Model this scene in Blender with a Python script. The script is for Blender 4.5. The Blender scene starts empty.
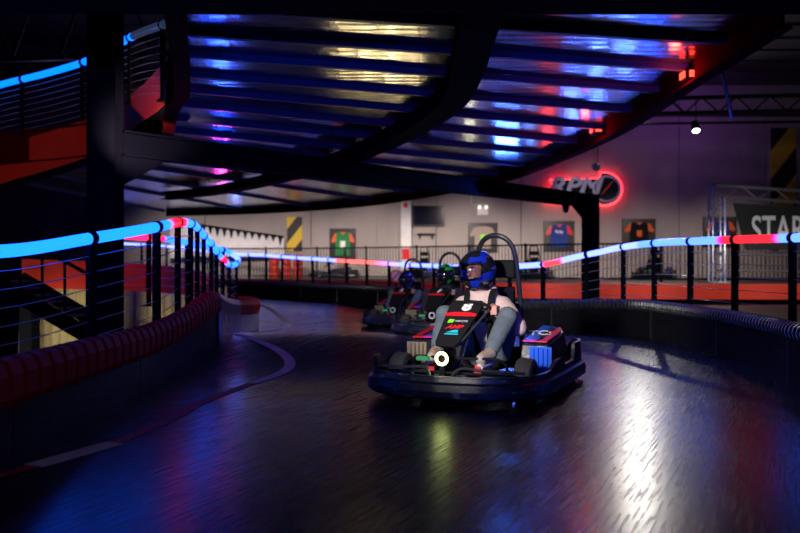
import bpy, bmesh, math, random
from mathutils import Vector, Matrix
random.seed(4)
C = bpy.context.scene.collection
S = bpy.context.scene
F_PX = 800.0; HZ = 266.5; CZ = 0.95
def P(x, y, d):
    """point seen at photo position x,y at a depth of d metres"""
    return Vector(((x-400)*d/F_PX, d, CZ-(y-HZ)*d/F_PX))

# ------------------------------------------------------------------ materials
def nodemat(name):
    m = bpy.data.materials.new(name); m.use_nodes = True
    nt = m.node_tree
    return m, nt, nt.nodes['Principled BSDF']
def mat(name, col, rough=.5, metal=0, emit=None, es=1, noise=0, nscale=20, bump=0, bscale=40, stretch=(1,1,1), coat=0, spec=.5):
    m, nt, b = nodemat(name)
    b.inputs['Base Color'].default_value = (*col, 1)
    b.inputs['Roughness'].default_value = rough
    b.inputs['Metallic'].default_value = metal
    b.inputs['Specular IOR Level'].default_value = spec
    b.inputs['Coat Weight'].default_value = coat
    if spec <= .25: b.inputs['IOR'].default_value = 1.18 if spec > .12 else 1.06
    if emit:
        b.inputs['Emission Color'].default_value = (*emit, 1)
        b.inputs['Emission Strength'].default_value = es
    tc = nt.nodes.new('ShaderNodeTexCoord'); mp = nt.nodes.new('ShaderNodeMapping')
    nt.links.new(tc.outputs['Object'], mp.inputs['Vector']); mp.inputs['Scale'].default_value = stretch
    if noise:
        n = nt.nodes.new('ShaderNodeTexNoise'); n.inputs['Scale'].default_value = nscale; n.inputs['Detail'].default_value = 6
        nt.links.new(mp.outputs[0], n.inputs['Vector'])
        mx = nt.nodes.new('ShaderNodeMix'); mx.data_type = 'RGBA'
        nt.links.new(n.outputs['Fac'], mx.inputs['Factor'])
        mx.inputs['A'].default_value = (*[c*(1-noise) for c in col], 1)
        mx.inputs['B'].default_value = (*[min(1, c*(1+noise)) for c in col], 1)
        nt.links.new(mx.outputs['Result'], b.inputs['Base Color'])
        rm = nt.nodes.new('ShaderNodeMapRange')
        rm.inputs['To Min'].default_value = max(0.02, rough*(1-noise*.6)); rm.inputs['To Max'].default_value = min(1, rough*(1+noise*.6))
        nt.links.new(n.outputs['Fac'], rm.inputs['Value']); nt.links.new(rm.outputs[0], b.inputs['Roughness'])
    if bump:
        n2 = nt.nodes.new('ShaderNodeTexNoise'); n2.inputs['Scale'].default_value = bscale; n2.inputs['Detail'].default_value = 4
        nt.links.new(mp.outputs[0], n2.inputs['Vector'])
        bp = nt.nodes.new('ShaderNodeBump'); bp.inputs['Strength'].default_value = bump; bp.inputs['Distance'].default_value = .02
        nt.links.new(n2.outputs['Fac'], bp.inputs['Height']); nt.links.new(bp.outputs[0], b.inputs['Normal'])
    return m

M = {}
M['black_steel'] = mat('black_steel', (.007, .008, .014), .8, .0, noise=.2, nscale=8, spec=.1)
M['joist'] = mat('joist_paint', (.08, .09, .2), .45, 0, noise=.3, nscale=6, spec=.25)
M['dark_steel'] = mat('dark_grey_steel', (.03, .032, .04), .45, .3, noise=.3, nscale=10)
def scuff_mat():
    m, nt, b = nodemat('scuffed_bumper_plastic')
    N = nt.nodes.new; L = nt.links.new
    tc = N('ShaderNodeTexCoord'); mp = N('ShaderNodeMapping'); mp.inputs['Scale'].default_value = (5, 5, 14); L(tc.outputs['Object'], mp.inputs[0])
    n = N('ShaderNodeTexNoise'); n.inputs['Scale'].default_value = 1.6; n.inputs['Detail'].default_value = 10; n.inputs['Roughness'].default_value = .7; L(mp.outputs[0], n.inputs['Vector'])
    c = N('ShaderNodeValToRGB'); e = c.color_ramp.elements; e[0].position = .56; e[0].color = (.008, .010, .018, 1); e[1].position = .74; e[1].color = (.3, .3, .32, 1)
    L(n.outputs['Fac'], c.inputs[0]); L(c.outputs[0], b.inputs['Base Color'])
    b.inputs['Roughness'].default_value = .32
    bp = N('ShaderNodeBump'); bp.inputs['Strength'].default_value = .4; bp.inputs['Distance'].default_value = .01; L(n.outputs['Fac'], bp.inputs['Height']); L(bp.outputs[0], b.inputs['Normal'])
    return m
M['scuffed'] = scuff_mat()
M['red_steel'] = mat('red_painted_steel', (.22, .012, .012), .4, .1, noise=.3, nscale=5)
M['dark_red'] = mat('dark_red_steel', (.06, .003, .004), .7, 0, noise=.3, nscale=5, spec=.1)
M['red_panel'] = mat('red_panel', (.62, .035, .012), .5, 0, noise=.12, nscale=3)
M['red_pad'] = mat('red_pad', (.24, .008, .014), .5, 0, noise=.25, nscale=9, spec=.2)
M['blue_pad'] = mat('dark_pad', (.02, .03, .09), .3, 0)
M['clear_plate'] = mat('scuffed_white_plastic', (.32, .35, .42), .22, .2, noise=.5, nscale=7, bump=.3, bscale=8)
M['barrier_wall'] = mat('scuffed_black_barrier', (.012, .012, .014), .5, 0, spec=.2, noise=.7, nscale=5, bump=.25, bscale=12, stretch=(1, 1, 3))
M['hose'] = mat('black_hose', (.035, .035, .04), .3, 0, spec=.8)
M['plastic'] = mat('scuffed_black_plastic', (.016, .017, .022), .3, 0, noise=.6, nscale=12, bump=.3, bscale=14, spec=.35)
M['matte_black'] = mat('matte_black', (.012, .012, .013), .6, spec=.2)
M['rubber'] = mat('tyre_rubber', (.05, .047, .045), .65, bump=.3, bscale=60)
M['chrome'] = mat('bare_metal', (.6, .6, .6), .25, 1, noise=.2, nscale=20)
M['alu'] = mat('aluminium', (.62, .64, .68), .3, .9, noise=.15, nscale=20)
M['white'] = mat('white_print', (.8, .8, .78), .5)
M['grey_print'] = mat('grey_print', (.45, .45, .45), .6)
M['red'] = mat('bright_red', (.7, .01, .02), .35)
M['green'] = mat('lime_print', (.25, .75, .03), .4)
M['teal'] = mat('teal_print', (.02, .5, .62), .4)
M['blue'] = mat('glossy_blue', (.015, .12, .75), .25, coat=.5)
M['magenta'] = mat('magenta_print', (.75, .02, .45), .3)
M['navy'] = mat('navy_fabric', (.012, .04, .25), .8)
M['orange'] = mat('orange_print', (.8, .12, .02), .7)
M['skin'] = mat('skin', (.55, .27, .19), .5, noise=.08, nscale=15)
M['hoodie'] = mat('pink_beige_fleece', (.60, .44, .38), .9, noise=.12, nscale=14, bump=.35, bscale=25)
M['denim'] = mat('washed_grey_denim', (.10, .13, .15), .85, noise=.3, nscale=25, bump=.3, bscale=40)
M['khaki'] = mat('khaki_fabric', (.25, .19, .12), .85, noise=.2, nscale=20)
M['dark_cloth'] = mat('black_cloth', (.02, .02, .024), .85, noise=.2, nscale=20)
M['shoe'] = mat('pale_suede_shoe', (.42, .34, .28), .8, noise=.2, nscale=30)
M['white_shoe'] = mat('white_shoe', (.6, .6, .58), .6)
M['eye'] = mat('eye_white', (.7, .7, .7), .2)
M['iris'] = mat('iris', (.02, .012, .008), .2)
M['hair'] = mat('brown_hair', (.03, .018, .01), .7)
M['screen'] = mat('dark_screen', (.006, .007, .012), .15)
M['banner_black'] = mat('banner_black', (.008, .009, .01), .7, noise=.5, nscale=3)
M['canvas'] = mat('white_canvas', (.7, .7, .7), .8, noise=.25, nscale=3, bump=.2, bscale=5)
M['frame_black'] = mat('black_frame', (.01, .01, .011), .4)
M['paint_white'] = mat('worn_white_line', (.5, .5, .5), .6, noise=.5, nscale=10)
M['paint_red'] = mat('worn_red_line', (.3, .015, .03), .6, noise=.5, nscale=10)
M['screen_green'] = mat('jersey_green', (.02, .22, .06), .8)
M['beige'] = mat('jersey_cream', (.36, .29, .25), .8)
M['cabinet_glass'] = None
def emis(name, col, s):
    m, nt, b = nodemat(name)
    b.inputs['Base Color'].default_value = (.02, .02, .02, 1)
    b.inputs['Emission Color'].default_value = (*col, 1); b.inputs['Emission Strength'].default_value = s
    return m
M['headlight'] = emis('headlight_ring', (.85, 1, .3), 7)
M['marker_green'] = emis('green_marker', (.05, .8, .25), .28)
M['lamp_white'] = emis('lamp_white', (1, .92, .95), 12)
M['lamp_red'] = emis('lamp_red', (1, .04, .02), 5)
M['lamp_white2'] = emis('lamp_white_hot', (1, .95, .85), 30)
M['neon_red'] = emis('neon_red', (1, .02, .03), 14)
M['exit_glow'] = emis('emergency_lamp', (1, .95, .85), 1.3)

def visor_mat():
    m = bpy.data.materials.new('tinted_visor'); m.use_nodes = True
    nt = m.node_tree; nt.nodes.clear()
    o = nt.nodes.new('ShaderNodeOutputMaterial'); t = nt.nodes.new('ShaderNodeBsdfTransparent'); g = nt.nodes.new('ShaderNodeBsdfGlossy')
    t.inputs[0].default_value = (.5, .46, .52, 1); g.inputs['Roughness'].default_value = .06
    mx = nt.nodes.new('ShaderNodeMixShader'); mx.inputs[0].default_value = .03
    nt.links.new(t.outputs[0], mx.inputs[1]); nt.links.new(g.outputs[0], mx.inputs[2]); nt.links.new(mx.outputs[0], o.inputs[0])
    return m
M['visor'] = visor_mat()

def tube_mat():
    m, nt, b = nodemat('led_tube')
    a = nt.nodes.new('ShaderNodeAttribute'); a.attribute_name = 'led'
    nt.links.new(a.outputs['Color'], b.inputs['Emission Color'])
    b.inputs['Base Color'].default_value = (.05, .05, .05, 1); b.inputs['Roughness'].default_value = .3
    b.inputs['Emission Strength'].default_value = 1.0
    return m
M['led'] = tube_mat()

def floor_mat():
    m, nt, b = nodemat('polished_track_surface')
    N = nt.nodes.new; L = nt.links.new
    tc = N('ShaderNodeTexCoord')
    mp0 = N('ShaderNodeMapping'); mp0.inputs['Rotation'].default_value = (0, 0, math.radians(-64)); L(tc.outputs['Object'], mp0.inputs[0])
    mp = N('ShaderNodeMapping'); mp.inputs['Scale'].default_value = (1.1, 22, 1)
    L(mp0.outputs[0], mp.inputs[0])
    n1 = N('ShaderNodeTexNoise'); n1.inputs['Scale'].default_value = 3; n1.inputs['Detail'].default_value = 8; L(mp.outputs[0], n1.inputs['Vector'])
    n2 = N('ShaderNodeTexNoise'); n2.inputs['Scale'].default_value = .8; n2.inputs['Detail'].default_value = 5; L(tc.outputs['Object'], n2.inputs['Vector'])
    mr = N('ShaderNodeMapRange'); mr.inputs['From Min'].default_value = .3; mr.inputs['From Max'].default_value = .7
    mr.inputs['To Min'].default_value = .14; mr.inputs['To Max'].default_value = .27; L(n1.outputs['Fac'], mr.inputs['Value'])
    ad = N('ShaderNodeMath'); ad.operation = 'MULTIPLY_ADD'; ad.inputs[1].default_value = .10; L(n2.outputs['Fac'], ad.inputs[0]); L(mr.outputs[0], ad.inputs[2])
    L(ad.outputs[0], b.inputs['Roughness'])
    mx = N('ShaderNodeMix'); mx.data_type = 'RGBA'; mx.inputs['A'].default_value = (.005, .005, .008, 1); mx.inputs['B'].default_value = (.012, .013, .02, 1)
    L(n1.outputs['Fac'], mx.inputs['Factor']); L(mx.outputs['Result'], b.inputs['Base Color'])
    n3 = N('ShaderNodeTexNoise'); n3.inputs['Scale'].default_value = 6; n3.inputs['Detail'].default_value = 3; L(mp.outputs[0], n3.inputs['Vector'])
    bp = N('ShaderNodeBump'); bp.inputs['Strength'].default_value = .03; bp.inputs['Distance'].default_value = .01
    L(n3.outputs['Fac'], bp.inputs['Height']); L(bp.outputs[0], b.inputs['Normal'])
    b.inputs['Specular IOR Level'].default_value = .75
    return m
M['floor'] = floor_mat()

def deck_mat():
    m, nt, b = nodemat('galvanised_deck_underside')
    N = nt.nodes.new; L = nt.links.new
    tc = N('ShaderNodeTexCoord'); mp = N('ShaderNodeMapping'); mp.inputs['Scale'].default_value = (4, .8, 1); mp.inputs['Rotation'].default_value = (0, 0, .3)
    L(tc.outputs['Object'], mp.inputs[0])
    n = N('ShaderNodeTexNoise'); n.inputs['Scale'].default_value = 2.5; n.inputs['Detail'].default_value = 6; L(mp.outputs[0], n.inputs['Vector'])
    mr = N('ShaderNodeMapRange'); mr.inputs['To Min'].default_value = .13; mr.inputs['To Max'].default_value = .24; L(n.outputs['Fac'], mr.inputs['Value']); L(mr.outputs[0], b.inputs['Roughness'])
    w = N('ShaderNodeTexWave'); w.bands_direction = 'Y'; w.inputs['Scale'].default_value = 2.2; w.inputs['Distortion'].default_value = 1.5; L(tc.outputs['Object'], w.inputs['Vector'])
    ad = N('ShaderNodeMath'); ad.operation = 'ADD'; L(n.outputs['Fac'], ad.inputs[0])
    ml = N('ShaderNodeMath'); ml.operation = 'MULTIPLY'; ml.inputs[1].default_value = .35; L(w.outputs['Fac'], ml.inputs[0]); L(ml.outputs[0], ad.inputs[1])
    bp = N('ShaderNodeBump'); bp.inputs['Strength'].default_value = .2; bp.inputs['Distance'].default_value = .02; L(ad.outputs[0], bp.inputs['Height']); L(bp.outputs[0], b.inputs['Normal'])
    b.inputs['Base Color'].default_value = (.23, .24, .26, 1); b.inputs['Metallic'].default_value = .9
    return m
M['deck'] = deck_mat()

def concrete_mat():
    m, nt, b = nodemat('painted_concrete_wall')
    N = nt.nodes.new; L = nt.links.new
    tc = N('ShaderNodeTexCoord'); n = N('ShaderNodeTexNoise'); n.inputs['Scale'].default_value = .8; n.inputs['Detail'].default_value = 8
    mp = N('ShaderNodeMapping'); mp.inputs['Scale'].default_value = (2, 1, .5); L(tc.outputs['Object'], mp.inputs[0]); L(mp.outputs[0], n.inputs['Vector'])
    mx = N('ShaderNodeMix'); mx.data_type = 'RGBA'; mx.inputs['A'].default_value = (.30, .265, .25, 1); mx.inputs['B'].default_value = (.43, .385, .365, 1)
    L(n.outputs['Fac'], mx.inputs['Factor']); L(mx.outputs['Result'], b.inputs['Base Color'])
    b.inputs['Roughness'].default_value = .85
    return m
M['concrete'] = concrete_mat()
def hazard_mat(per=1.9):
    m, nt, b = nodemat('hazard_stripes')
    N = nt.nodes.new; L = nt.links.new
    tc = N('ShaderNodeTexCoord'); sp = N('ShaderNodeSeparateXYZ'); L(tc.outputs['Object'], sp.inputs[0])
    a = N('ShaderNodeMath'); a.operation = 'MULTIPLY_ADD'; a.inputs[1].default_value = -1.25; L(sp.outputs['X'], a.inputs[0]); L(sp.outputs['Z'], a.inputs[2])
    md = N('ShaderNodeMath'); md.operation = 'WRAP'; md.inputs[1].default_value = per; md.inputs[2].default_value = 0; L(a.outputs[0], md.inputs[0])
    cr = N('ShaderNodeValToRGB'); cr.color_ramp.interpolation = 'CONSTANT'
    dv = N('ShaderNodeMath'); dv.operation = 'DIVIDE'; dv.inputs[1].default_value = per; L(md.outputs[0], dv.inputs[0]); L(dv.outputs[0], cr.inputs[0])
    e = cr.color_ramp.elements; e[0].color = (.01, .01, .01, 1); e[1].position = .5; e[1].color = (.7, .5, .02, 1)
    e2 = e.new(.47); e2.color = (.5, .03, .02, 1)
    L(cr.outputs[0], b.inputs['Base Color']); b.inputs['Roughness'].default_value = .6
    return m
M['hazard'] = hazard_mat(1.15); M['hazard_wide'] = hazard_mat(2.2)
def corr_mat():
    m, nt, b = nodemat('tan_corrugated')
    N = nt.nodes.new; L = nt.links.new
    b.inputs['Base Color'].default_value = (.50, .42, .25, 1); b.inputs['Roughness'].default_value = .6
    return m
M['tan'] = corr_mat()
M['roofdeck'] = mat('roof_deck', (.05, .04, .08), .7, noise=.3, nscale=2)
M['purple_steel'] = mat('roof_steel', (.02, .016, .025), .7)
M['black_ground'] = mat('dark_concrete_ground', (.012, .012, .014), .5, noise=.4, nscale=2)

# ------------------------------------------------------------------ mesh helpers
class MB:
    def __init__(s): s.v = []; s.f = []; s.mi = []; s.cur = 0
    def add(s, vs, fs):
        o = len(s.v); s.v += [tuple(v) for v in vs]; s.f += [tuple(i+o for i in f) for f in fs]; s.mi += [s.cur]*len(fs); return s
    def box(s, c, sz, rz=0, R=None):
        c = Vector(c); hx, hy, hz = [q/2 for q in sz]
        R = R or Matrix.Rotation(rz, 3, 'Z')
        vs = [c + R @ Vector((a*hx, b*hy, d*hz)) for a in (-1, 1) for b in (-1, 1) for d in (-1, 1)]
        return s.add(vs, [(0,1,3,2),(4,6,7,5),(0,4,5,1),(2,3,7,6),(0,2,6,4),(1,5,7,3)])
    def bar(s, a, b, w, h=None, up=(0,0,1)):
        a = Vector(a); b = Vector(b); h = h or w; t = (b-a).normalized(); up = Vector(up)
        if abs(t.dot(up)) > .98: up = Vector((0, 1, 0))
        n = t.cross(up).normalized(); u = n.cross(t)
        vs = [p + n*x*w/2 + u*y*h/2 for p in (a, b) for x, y in ((-1,-1),(1,-1),(1,1),(-1,1))]
        return s.add(vs, [(3,2,1,0),(4,5,6,7),(0,1,5,4),(1,2,6,5),(2,3,7,6),(3,0,4,7)])
    def ibeam(s, a, b, w, h, t=.02):
        a = Vector(a); b = Vector(b); u = Vector((0,0,1))
        s.bar(a+u*(h/2-t/2), b+u*(h/2-t/2), w, t); s.bar(a-u*(h/2-t/2), b-u*(h/2-t/2), w, t); s.bar(a, b, t, h-2*t); return s
    def tube(s, pts, r, n=8, closed=False, caps=True, rf=None):
        pts = [Vector(p) for p in pts]; m = len(pts); rings = []; prev = None
        for i, p in enumerate(pts):
            if closed: t = (pts[(i+1) % m]-pts[i-1])
            else: t = pts[min(i+1, m-1)]-pts[max(i-1, 0)]
            if t.length < 1e-9: t = Vector((0,0,1))
            t.normalize()
            if prev is None:
                up = Vector((0,0,1)) if abs(t.z) < .9 else Vector((0,1,0)); nn = t.cross(up).normalized()
            else:
                nn = prev - t*prev.dot(t); nn = nn.normalized() if nn.length > 1e-6 else t.orthogonal().normalized()
            prev = nn; bb = t.cross(nn)
            rr = rf(i) if rf else (r[i] if isinstance(r, (list, tuple)) else r)
            rings.append([p + nn*math.cos(2*math.pi*k/n)*rr + bb*math.sin(2*math.pi*k/n)*rr for k in range(n)])
        vs = [v for rg in rings for v in rg]; fs = []
        for i in range(m if closed else m-1):
            j = (i+1) % m
            for k in range(n):
                l = (k+1) % n; fs.append((i*n+k, j*n+k, j*n+l, i*n+l))
        if caps and not closed:
            fs.append(tuple(range(n))); fs.append(tuple(reversed(range((m-1)*n, m*n))))
        return s.add(vs, fs)
    def lathe(s, prof, c, axis=(0,0,1), n=20):
        """prof: (radius, along) pairs"""
        c = Vector(c); ax = Vector(axis).normalized(); e = ax.orthogonal().normalized(); g = ax.cross(e)
        vs = []; m = len(prof)
        for r, z in prof:
            for k in range(n):
                a = 2*math.pi*k/n; vs.append(c + ax*z + e*math.cos(a)*r + g*math.sin(a)*r)
        fs = [(i*n+k, i*n+(k+1) % n, (i+1)*n+(k+1) % n, (i+1)*n+k) for i in range(m-1) for k in range(n)]
        return s.add(vs, fs)
    def ball(s, c, r, n=14, R=None):
        r = r if isinstance(r, (tuple, list)) else (r, r, r); c = Vector(c); vs = []; fs = []; m = n//2
        R = R or Matrix.Identity(3)
        for i in range(m+1):
            th = math.pi*i/m
            for k in range(n):
                a = 2*math.pi*k/n
                vs.append(c + R @ Vector((math.sin(th)*math.cos(a)*r[0], math.sin(th)*math.sin(a)*r[1], math.cos(th)*r[2])))
        fs = [(i*n+k, (i+1)*n+k, (i+1)*n+(k+1) % n, i*n+(k+1) % n) for i in range(m) for k in range(n)]
        return s.add(vs, fs)
    def limb(s, pts, rs, n=12):
        """tapered rounded limb: tube plus balls at the joints"""
        s.tube(pts, list(rs), n)
        for p, r in zip(pts, rs): s.ball(p, r, n)
        return s
    def prism(s, poly, off):
        """poly: list of 3D points, off: extrusion vector"""
        off = Vector(off); n = len(poly); vs = [Vector(p) for p in poly]; vs += [v+off for v in vs]
        fs = [tuple(range(n)), tuple(reversed(range(n, 2*n)))] + [(i, n+i, n+(i+1) % n, (i+1) % n) for i in range(n)]
        return s.add(vs, fs)
    def sweep(s, path, prof, closed_prof=True, pf=None, closed=False):
        """prof: (lateral, up) points; lateral to the right of travel, in the ground plane"""
        path = [Vector(p) for p in path]; m = len(path); rings = []
        for i, p in enumerate(path):
            t = (path[(i+1) % m]-path[i-1]) if closed else (path[min(i+1, m-1)]-path[max(i-1, 0)])
            t.z = 0; t.normalize(); nn = Vector((t.y, -t.x, 0))
            pr = pf(i, p) if pf else prof
            rings.append([p + nn*a + Vector((0, 0, b)) for a, b in pr])
        k = len(rings[0]); vs = [v for r in rings for v in r]; fs = []
        for i in range(m if closed else m-1):
            j = (i+1) % m
            for q in range(k if closed_prof else k-1):
                l = (q+1) % k; fs.append((i*k+q, j*k+q, j*k+l, i*k+l))
        if closed_prof and not closed: fs += [tuple(range(k)), tuple(reversed(range((m-1)*k, m*k)))]
        return s.add(vs, fs)
    def mesh(s, name, mats):
        me = bpy.data.meshes.new(name); me.from_pydata(s.v, [], s.f)
        for m in (mats if isinstance(mats, (list, tuple)) else [mats]): me.materials.append(m)
        me.polygons.foreach_set('material_index', s.mi)
        bm = bmesh.new(); bm.from_mesh(me); bmesh.ops.recalc_face_normals(bm, faces=bm.faces); bm.to_mesh(me); bm.free()
        me.update(); return me
    def build(s, name, mats, parent=None, smooth=False, bevel=0):
        me = s.mesh(name, mats); o = bpy.data.objects.new(name, me); C.objects.link(o)
        if smooth:
            me.polygons.foreach_set('use_smooth', [True]*len(me.polygons)); me.set_sharp_from_angle(angle=math.radians(40))
        if parent: o.parent = parent
        if bevel:
            b = o.modifiers.new('bevel', 'BEVEL'); b.width = bevel; b.segments = 2; b.limit_method = 'ANGLE'
        return o
def tag(o, label, cat, group=None):
    o['label'] = label; o['category'] = cat
    if group: o['group'] = group
    return o
def thing(name, label, cat, loc=(0,0,0), rz=0, group=None):
    o = bpy.data.objects.new(name, None); C.objects.link(o); o.location = loc; o.rotation_euler = (0, 0, rz)
    o.empty_display_size = .1
    return tag(o, label, cat, group)
def struct(o): o['kind'] = 'structure'; return o
def cr(pts, step=None, n=8):
    """catmull-rom resample of points, optionally to even arc steps"""
    pts = [Vector(p) for p in pts]; out = []
    for i in range(len(pts)-1):
        p0 = pts[max(i-1, 0)]; p1 = pts[i]; p2 = pts[i+1]; p3 = pts[min(i+2, len(pts)-1)]
        for k in range(n):
            t = k/n
            out.append(.5*((2*p1)+(p2-p0)*t+(2*p0-5*p1+4*p2-p3)*t*t+(-p0+3*p1-3*p2+p3)*t**3))
    out.append(pts[-1])
    return even(out, step) if step else out
def even(pts, step):
    L = [0]
    for a, b in zip(pts, pts[1:]): L.append(L[-1]+(b-a).length)
    n = max(1, round(L[-1]/step)); res = []; j = 0
    for i in range(n+1):
        s = L[-1]*i/n
        while j < len(L)-2 and L[j+1] < s: j += 1
        t = (s-L[j])/max(1e-9, L[j+1]-L[j]); res.append(pts[j].lerp(pts[j+1], t))
    return res
def text(s, size, org, u, v, mt, name, parent=None, ext=.001, bold=0, align='CENTER', shear=0, sx=1):
    cu = bpy.data.curves.new(name, 'FONT'); cu.body = s; cu.size = size; cu.extrude = ext; cu.offset = bold; cu.align_x = align; cu.align_y = 'CENTER'; cu.shear = shear
    t = bpy.data.objects.new(name, cu); C.objects.link(t); bpy.context.view_layer.update()
    me = bpy.data.meshes.new_from_object(t.evaluated_get(bpy.context.evaluated_depsgraph_get())); C.objects.unlink(t); bpy.data.objects.remove(t)
    u = Vector(u).normalized(); v = Vector(v).normalized(); w = u.cross(v)
    m4 = Matrix((u*sx, v, w)).transposed().to_4x4(); m4.translation = Vector(org); me.transform(m4)
    me.materials.clear(); me.materials.append(mt)
    o = bpy.data.objects.new(name, me); C.objects.link(o)
    if parent: o.parent = parent
    return o
def remeshed(mb, name, mt, voxel, smooth=4, parent=None, factor=.5):
    o = mb.build(name, mt); r = o.modifiers.new('r', 'REMESH'); r.mode = 'VOXEL'; r.voxel_size = voxel
    s = o.modifiers.new('s', 'SMOOTH'); s.iterations = smooth; s.factor = factor
    bpy.context.view_layer.update()
    me = bpy.data.meshes.new_from_object(o.evaluated_get(bpy.context.evaluated_depsgraph_get()))
    o.modifiers.clear(); o.data = me; me.name = name
    me.materials.clear(); me.materials.append(mt)
    me.polygons.foreach_set('use_smooth', [True]*len(me.polygons))
    if parent: o.parent = parent
    return o
def sst(a, b, x):
    t = max(0, min(1, (x-a)/(b-a))); return t*t*(3-2*t)

# ------------------------------------------------------------------ floor
def hump(x, d):
    w = 1 - sst(-.5, 1.5, x)
    return .2*w*sst(6.5, 9.0, d)*(1-sst(9.02, 10.6, d)) - .12*sst(10.8, 13.5, d)*(1-sst(16, 20, d))
left_edge = [(-1.97, -4), (-1.97, 2), (-1.96, 3.9), (-1.96, 5), (-1.98, 6.3), (-2.0, 7.5), (-2.04, 8.6), (-2.2, 10), (-2.42, 12), (-2.5, 13.5), (-2.62, 14.5), (-2.95, 15.3), (-3.4, 15.5)]
right_edge = [(3.0, -4), (3.0, 3), (3.02, 5), (3.15, 6.3), (3.27, 7.0), (3.38, 8.3), (3.38, 9.6), (3.2, 11.0), (2.6, 11.9), (1.9, 12.6), (1.75, 14.0), (1.35, 16.2), (.4, 18.2), (-.83, 19.8), (-2.5, 22.3), (-5, 25.2), (-8, 27), (-13, 28)]
def interp(edge, d):
    for (x0, y0), (x1, y1) in zip(edge, edge[1:]):
        if y0 <= d <= y1: return x0+(x1-x0)*(d-y0)/max(1e-6, y1-y0)
    return edge[-1][0]
mb = MB(); rows = []
d = -4.0
while d < 28.0:
    rows.append(d); d += (.4 if d < 6 else .12 if d < 11 else .5)
NX = 40
vs = []; fs = []
for d in rows:
    xl = interp(left_edge, d)-.05 if d < 15.5 else -14
    xr = min(4, max(interp(right_edge, d), -12)+.1)
    for k in range(NX+1):
        x = xl+(xr-xl)*k/NX; vs.append((x, d, hump(x, d)))
for i in range(len(rows)-1):
    for k in range(NX):
        a = i*(NX+1)+k; fs.append((a, a+1, a+NX+2, a+NX+1))
mb.add(vs, fs); fl = mb.build('floor', M['floor'], smooth=True); struct(fl)
mb = MB(); mb.box((12, 14, -.13), (17.2, 36, .2)); mb.box((-3, 30.5, -.13), (13, 3, .2)); struct(mb.build('floor_outside_track', M['black_ground']))
mb = MB(); mb.box((-10.2, 6, -3.1), (16, 36, .2)); struct(mb.build('floor_lower_level', M['black_ground']))

# painted lines
def stripe(path, w, m, nm, zoff=.004):
    pts = cr([(x, y, 0) for x, y in path], .12)
    mb = MB(); mb.sweep([Vector((p.x, p.y, hump(p.x, p.y)+zoff)) for p in pts], [(-w/2, 0), (w/2, 0)], closed_prof=False)
    return struct(mb.build(nm, m))
stripe([(-2.0, 3.15), (-1.9, 3.4), (-1.74, 3.8)], .07, M['paint_red'], 'trim_1')
stripe([(-1.74, 3.8), (-1.53, 4.3)], .13, M['paint_white'], 'trim_2')
stripe([(-1.53, 4.3), (-1.42, 5.0), (-1.38, 5.6), (-1.2, 6.5)], .08, M['paint_red'], 'trim_3')
stripe([(-1.2, 6.5), (-1.0, 7.2), (-1.15, 7.8), (-1.5, 8.4), (-1.8, 8.85)], .1, M['paint_white'], 'trim_4')
stripe([(-3.7, 20.5), (-2.9, 18.2), (-2.25, 15.8), (-2.0, 14.2), (-2.1, 13.2), (-2.2, 12.6)], .12, M['paint_white'], 'trim_5')

# ------------------------------------------------------------------ barriers
def barrier(name, label, edge, d0, d1, side, pad):
    """side +1: track lies to the right of travel"""
    e = [(x, y) for x, y in edge if d0 <= y <= d1]
    path = cr([(x, y, hump(x, y)) for x, y in e], .05)
    t = thing(name, label, 'barrier')
    L = len(path); seg = 40
    for a in range(0, L-1, seg):
        sub = path[a:min(L, a+seg+1)]
        if len(sub) < 3: continue
        sub = [sub[0]+(sub[1]-sub[0])*.12]+sub[1:-1]+[sub[-1]+(sub[-2]-sub[-1])*.12]
        MB().sweep(sub, [(-.03, -.02), (.03, -.02), (.035, .36), (-.03, .36)]).build('barrier_panel', M['barrier_wall'], t)
    return t, path
tL, pL = barrier('track_barrier', 'black barrier wall with ribbed red pad below the left cable railing', left_edge, -4, 16, 1, None)
LT = len(pL)
# ribbed red pad capping the left barrier
pl_fine = even(pL, .0175)
def padprof(i, p):
    ph = (i % 9)
    g = .0 if ph in (0, 8) else .016
    return [(-.08, .27), (.05+g, .27), (.068+g, .31), (.068+g, .42), (.045+g*.7, .475+g*.6), (0, .495+g*.6), (-.06, .475+g*.4), (-.09, .42)]
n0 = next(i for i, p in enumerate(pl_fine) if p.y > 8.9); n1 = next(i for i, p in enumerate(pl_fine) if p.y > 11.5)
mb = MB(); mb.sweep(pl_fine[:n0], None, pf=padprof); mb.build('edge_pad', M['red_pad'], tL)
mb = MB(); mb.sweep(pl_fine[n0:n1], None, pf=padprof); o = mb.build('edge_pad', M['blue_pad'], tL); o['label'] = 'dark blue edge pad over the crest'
mb = MB(); mb.sweep(pl_fine[n1:], None, pf=padprof); mb.build('edge_pad', M['red_pad'], tL)
# pale scuffed plates beyond the crest
mb = MB(); sub = [p for p in pL if 8.9 < p.y < 14.2]
mb.sweep(sub, None, pf=lambda i, p: [(.04+(.012 if i % 6 < 3 else 0), .0), (.055+(.012 if i % 6 < 3 else 0), .0), (.06+(.012 if i % 6 < 3 else 0), .28), (.04, .28)])
o = mb.build('wear_plate', M['clear_plate'], tL); o['label'] = 'pale scuffed ribbed wear plates'

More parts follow.
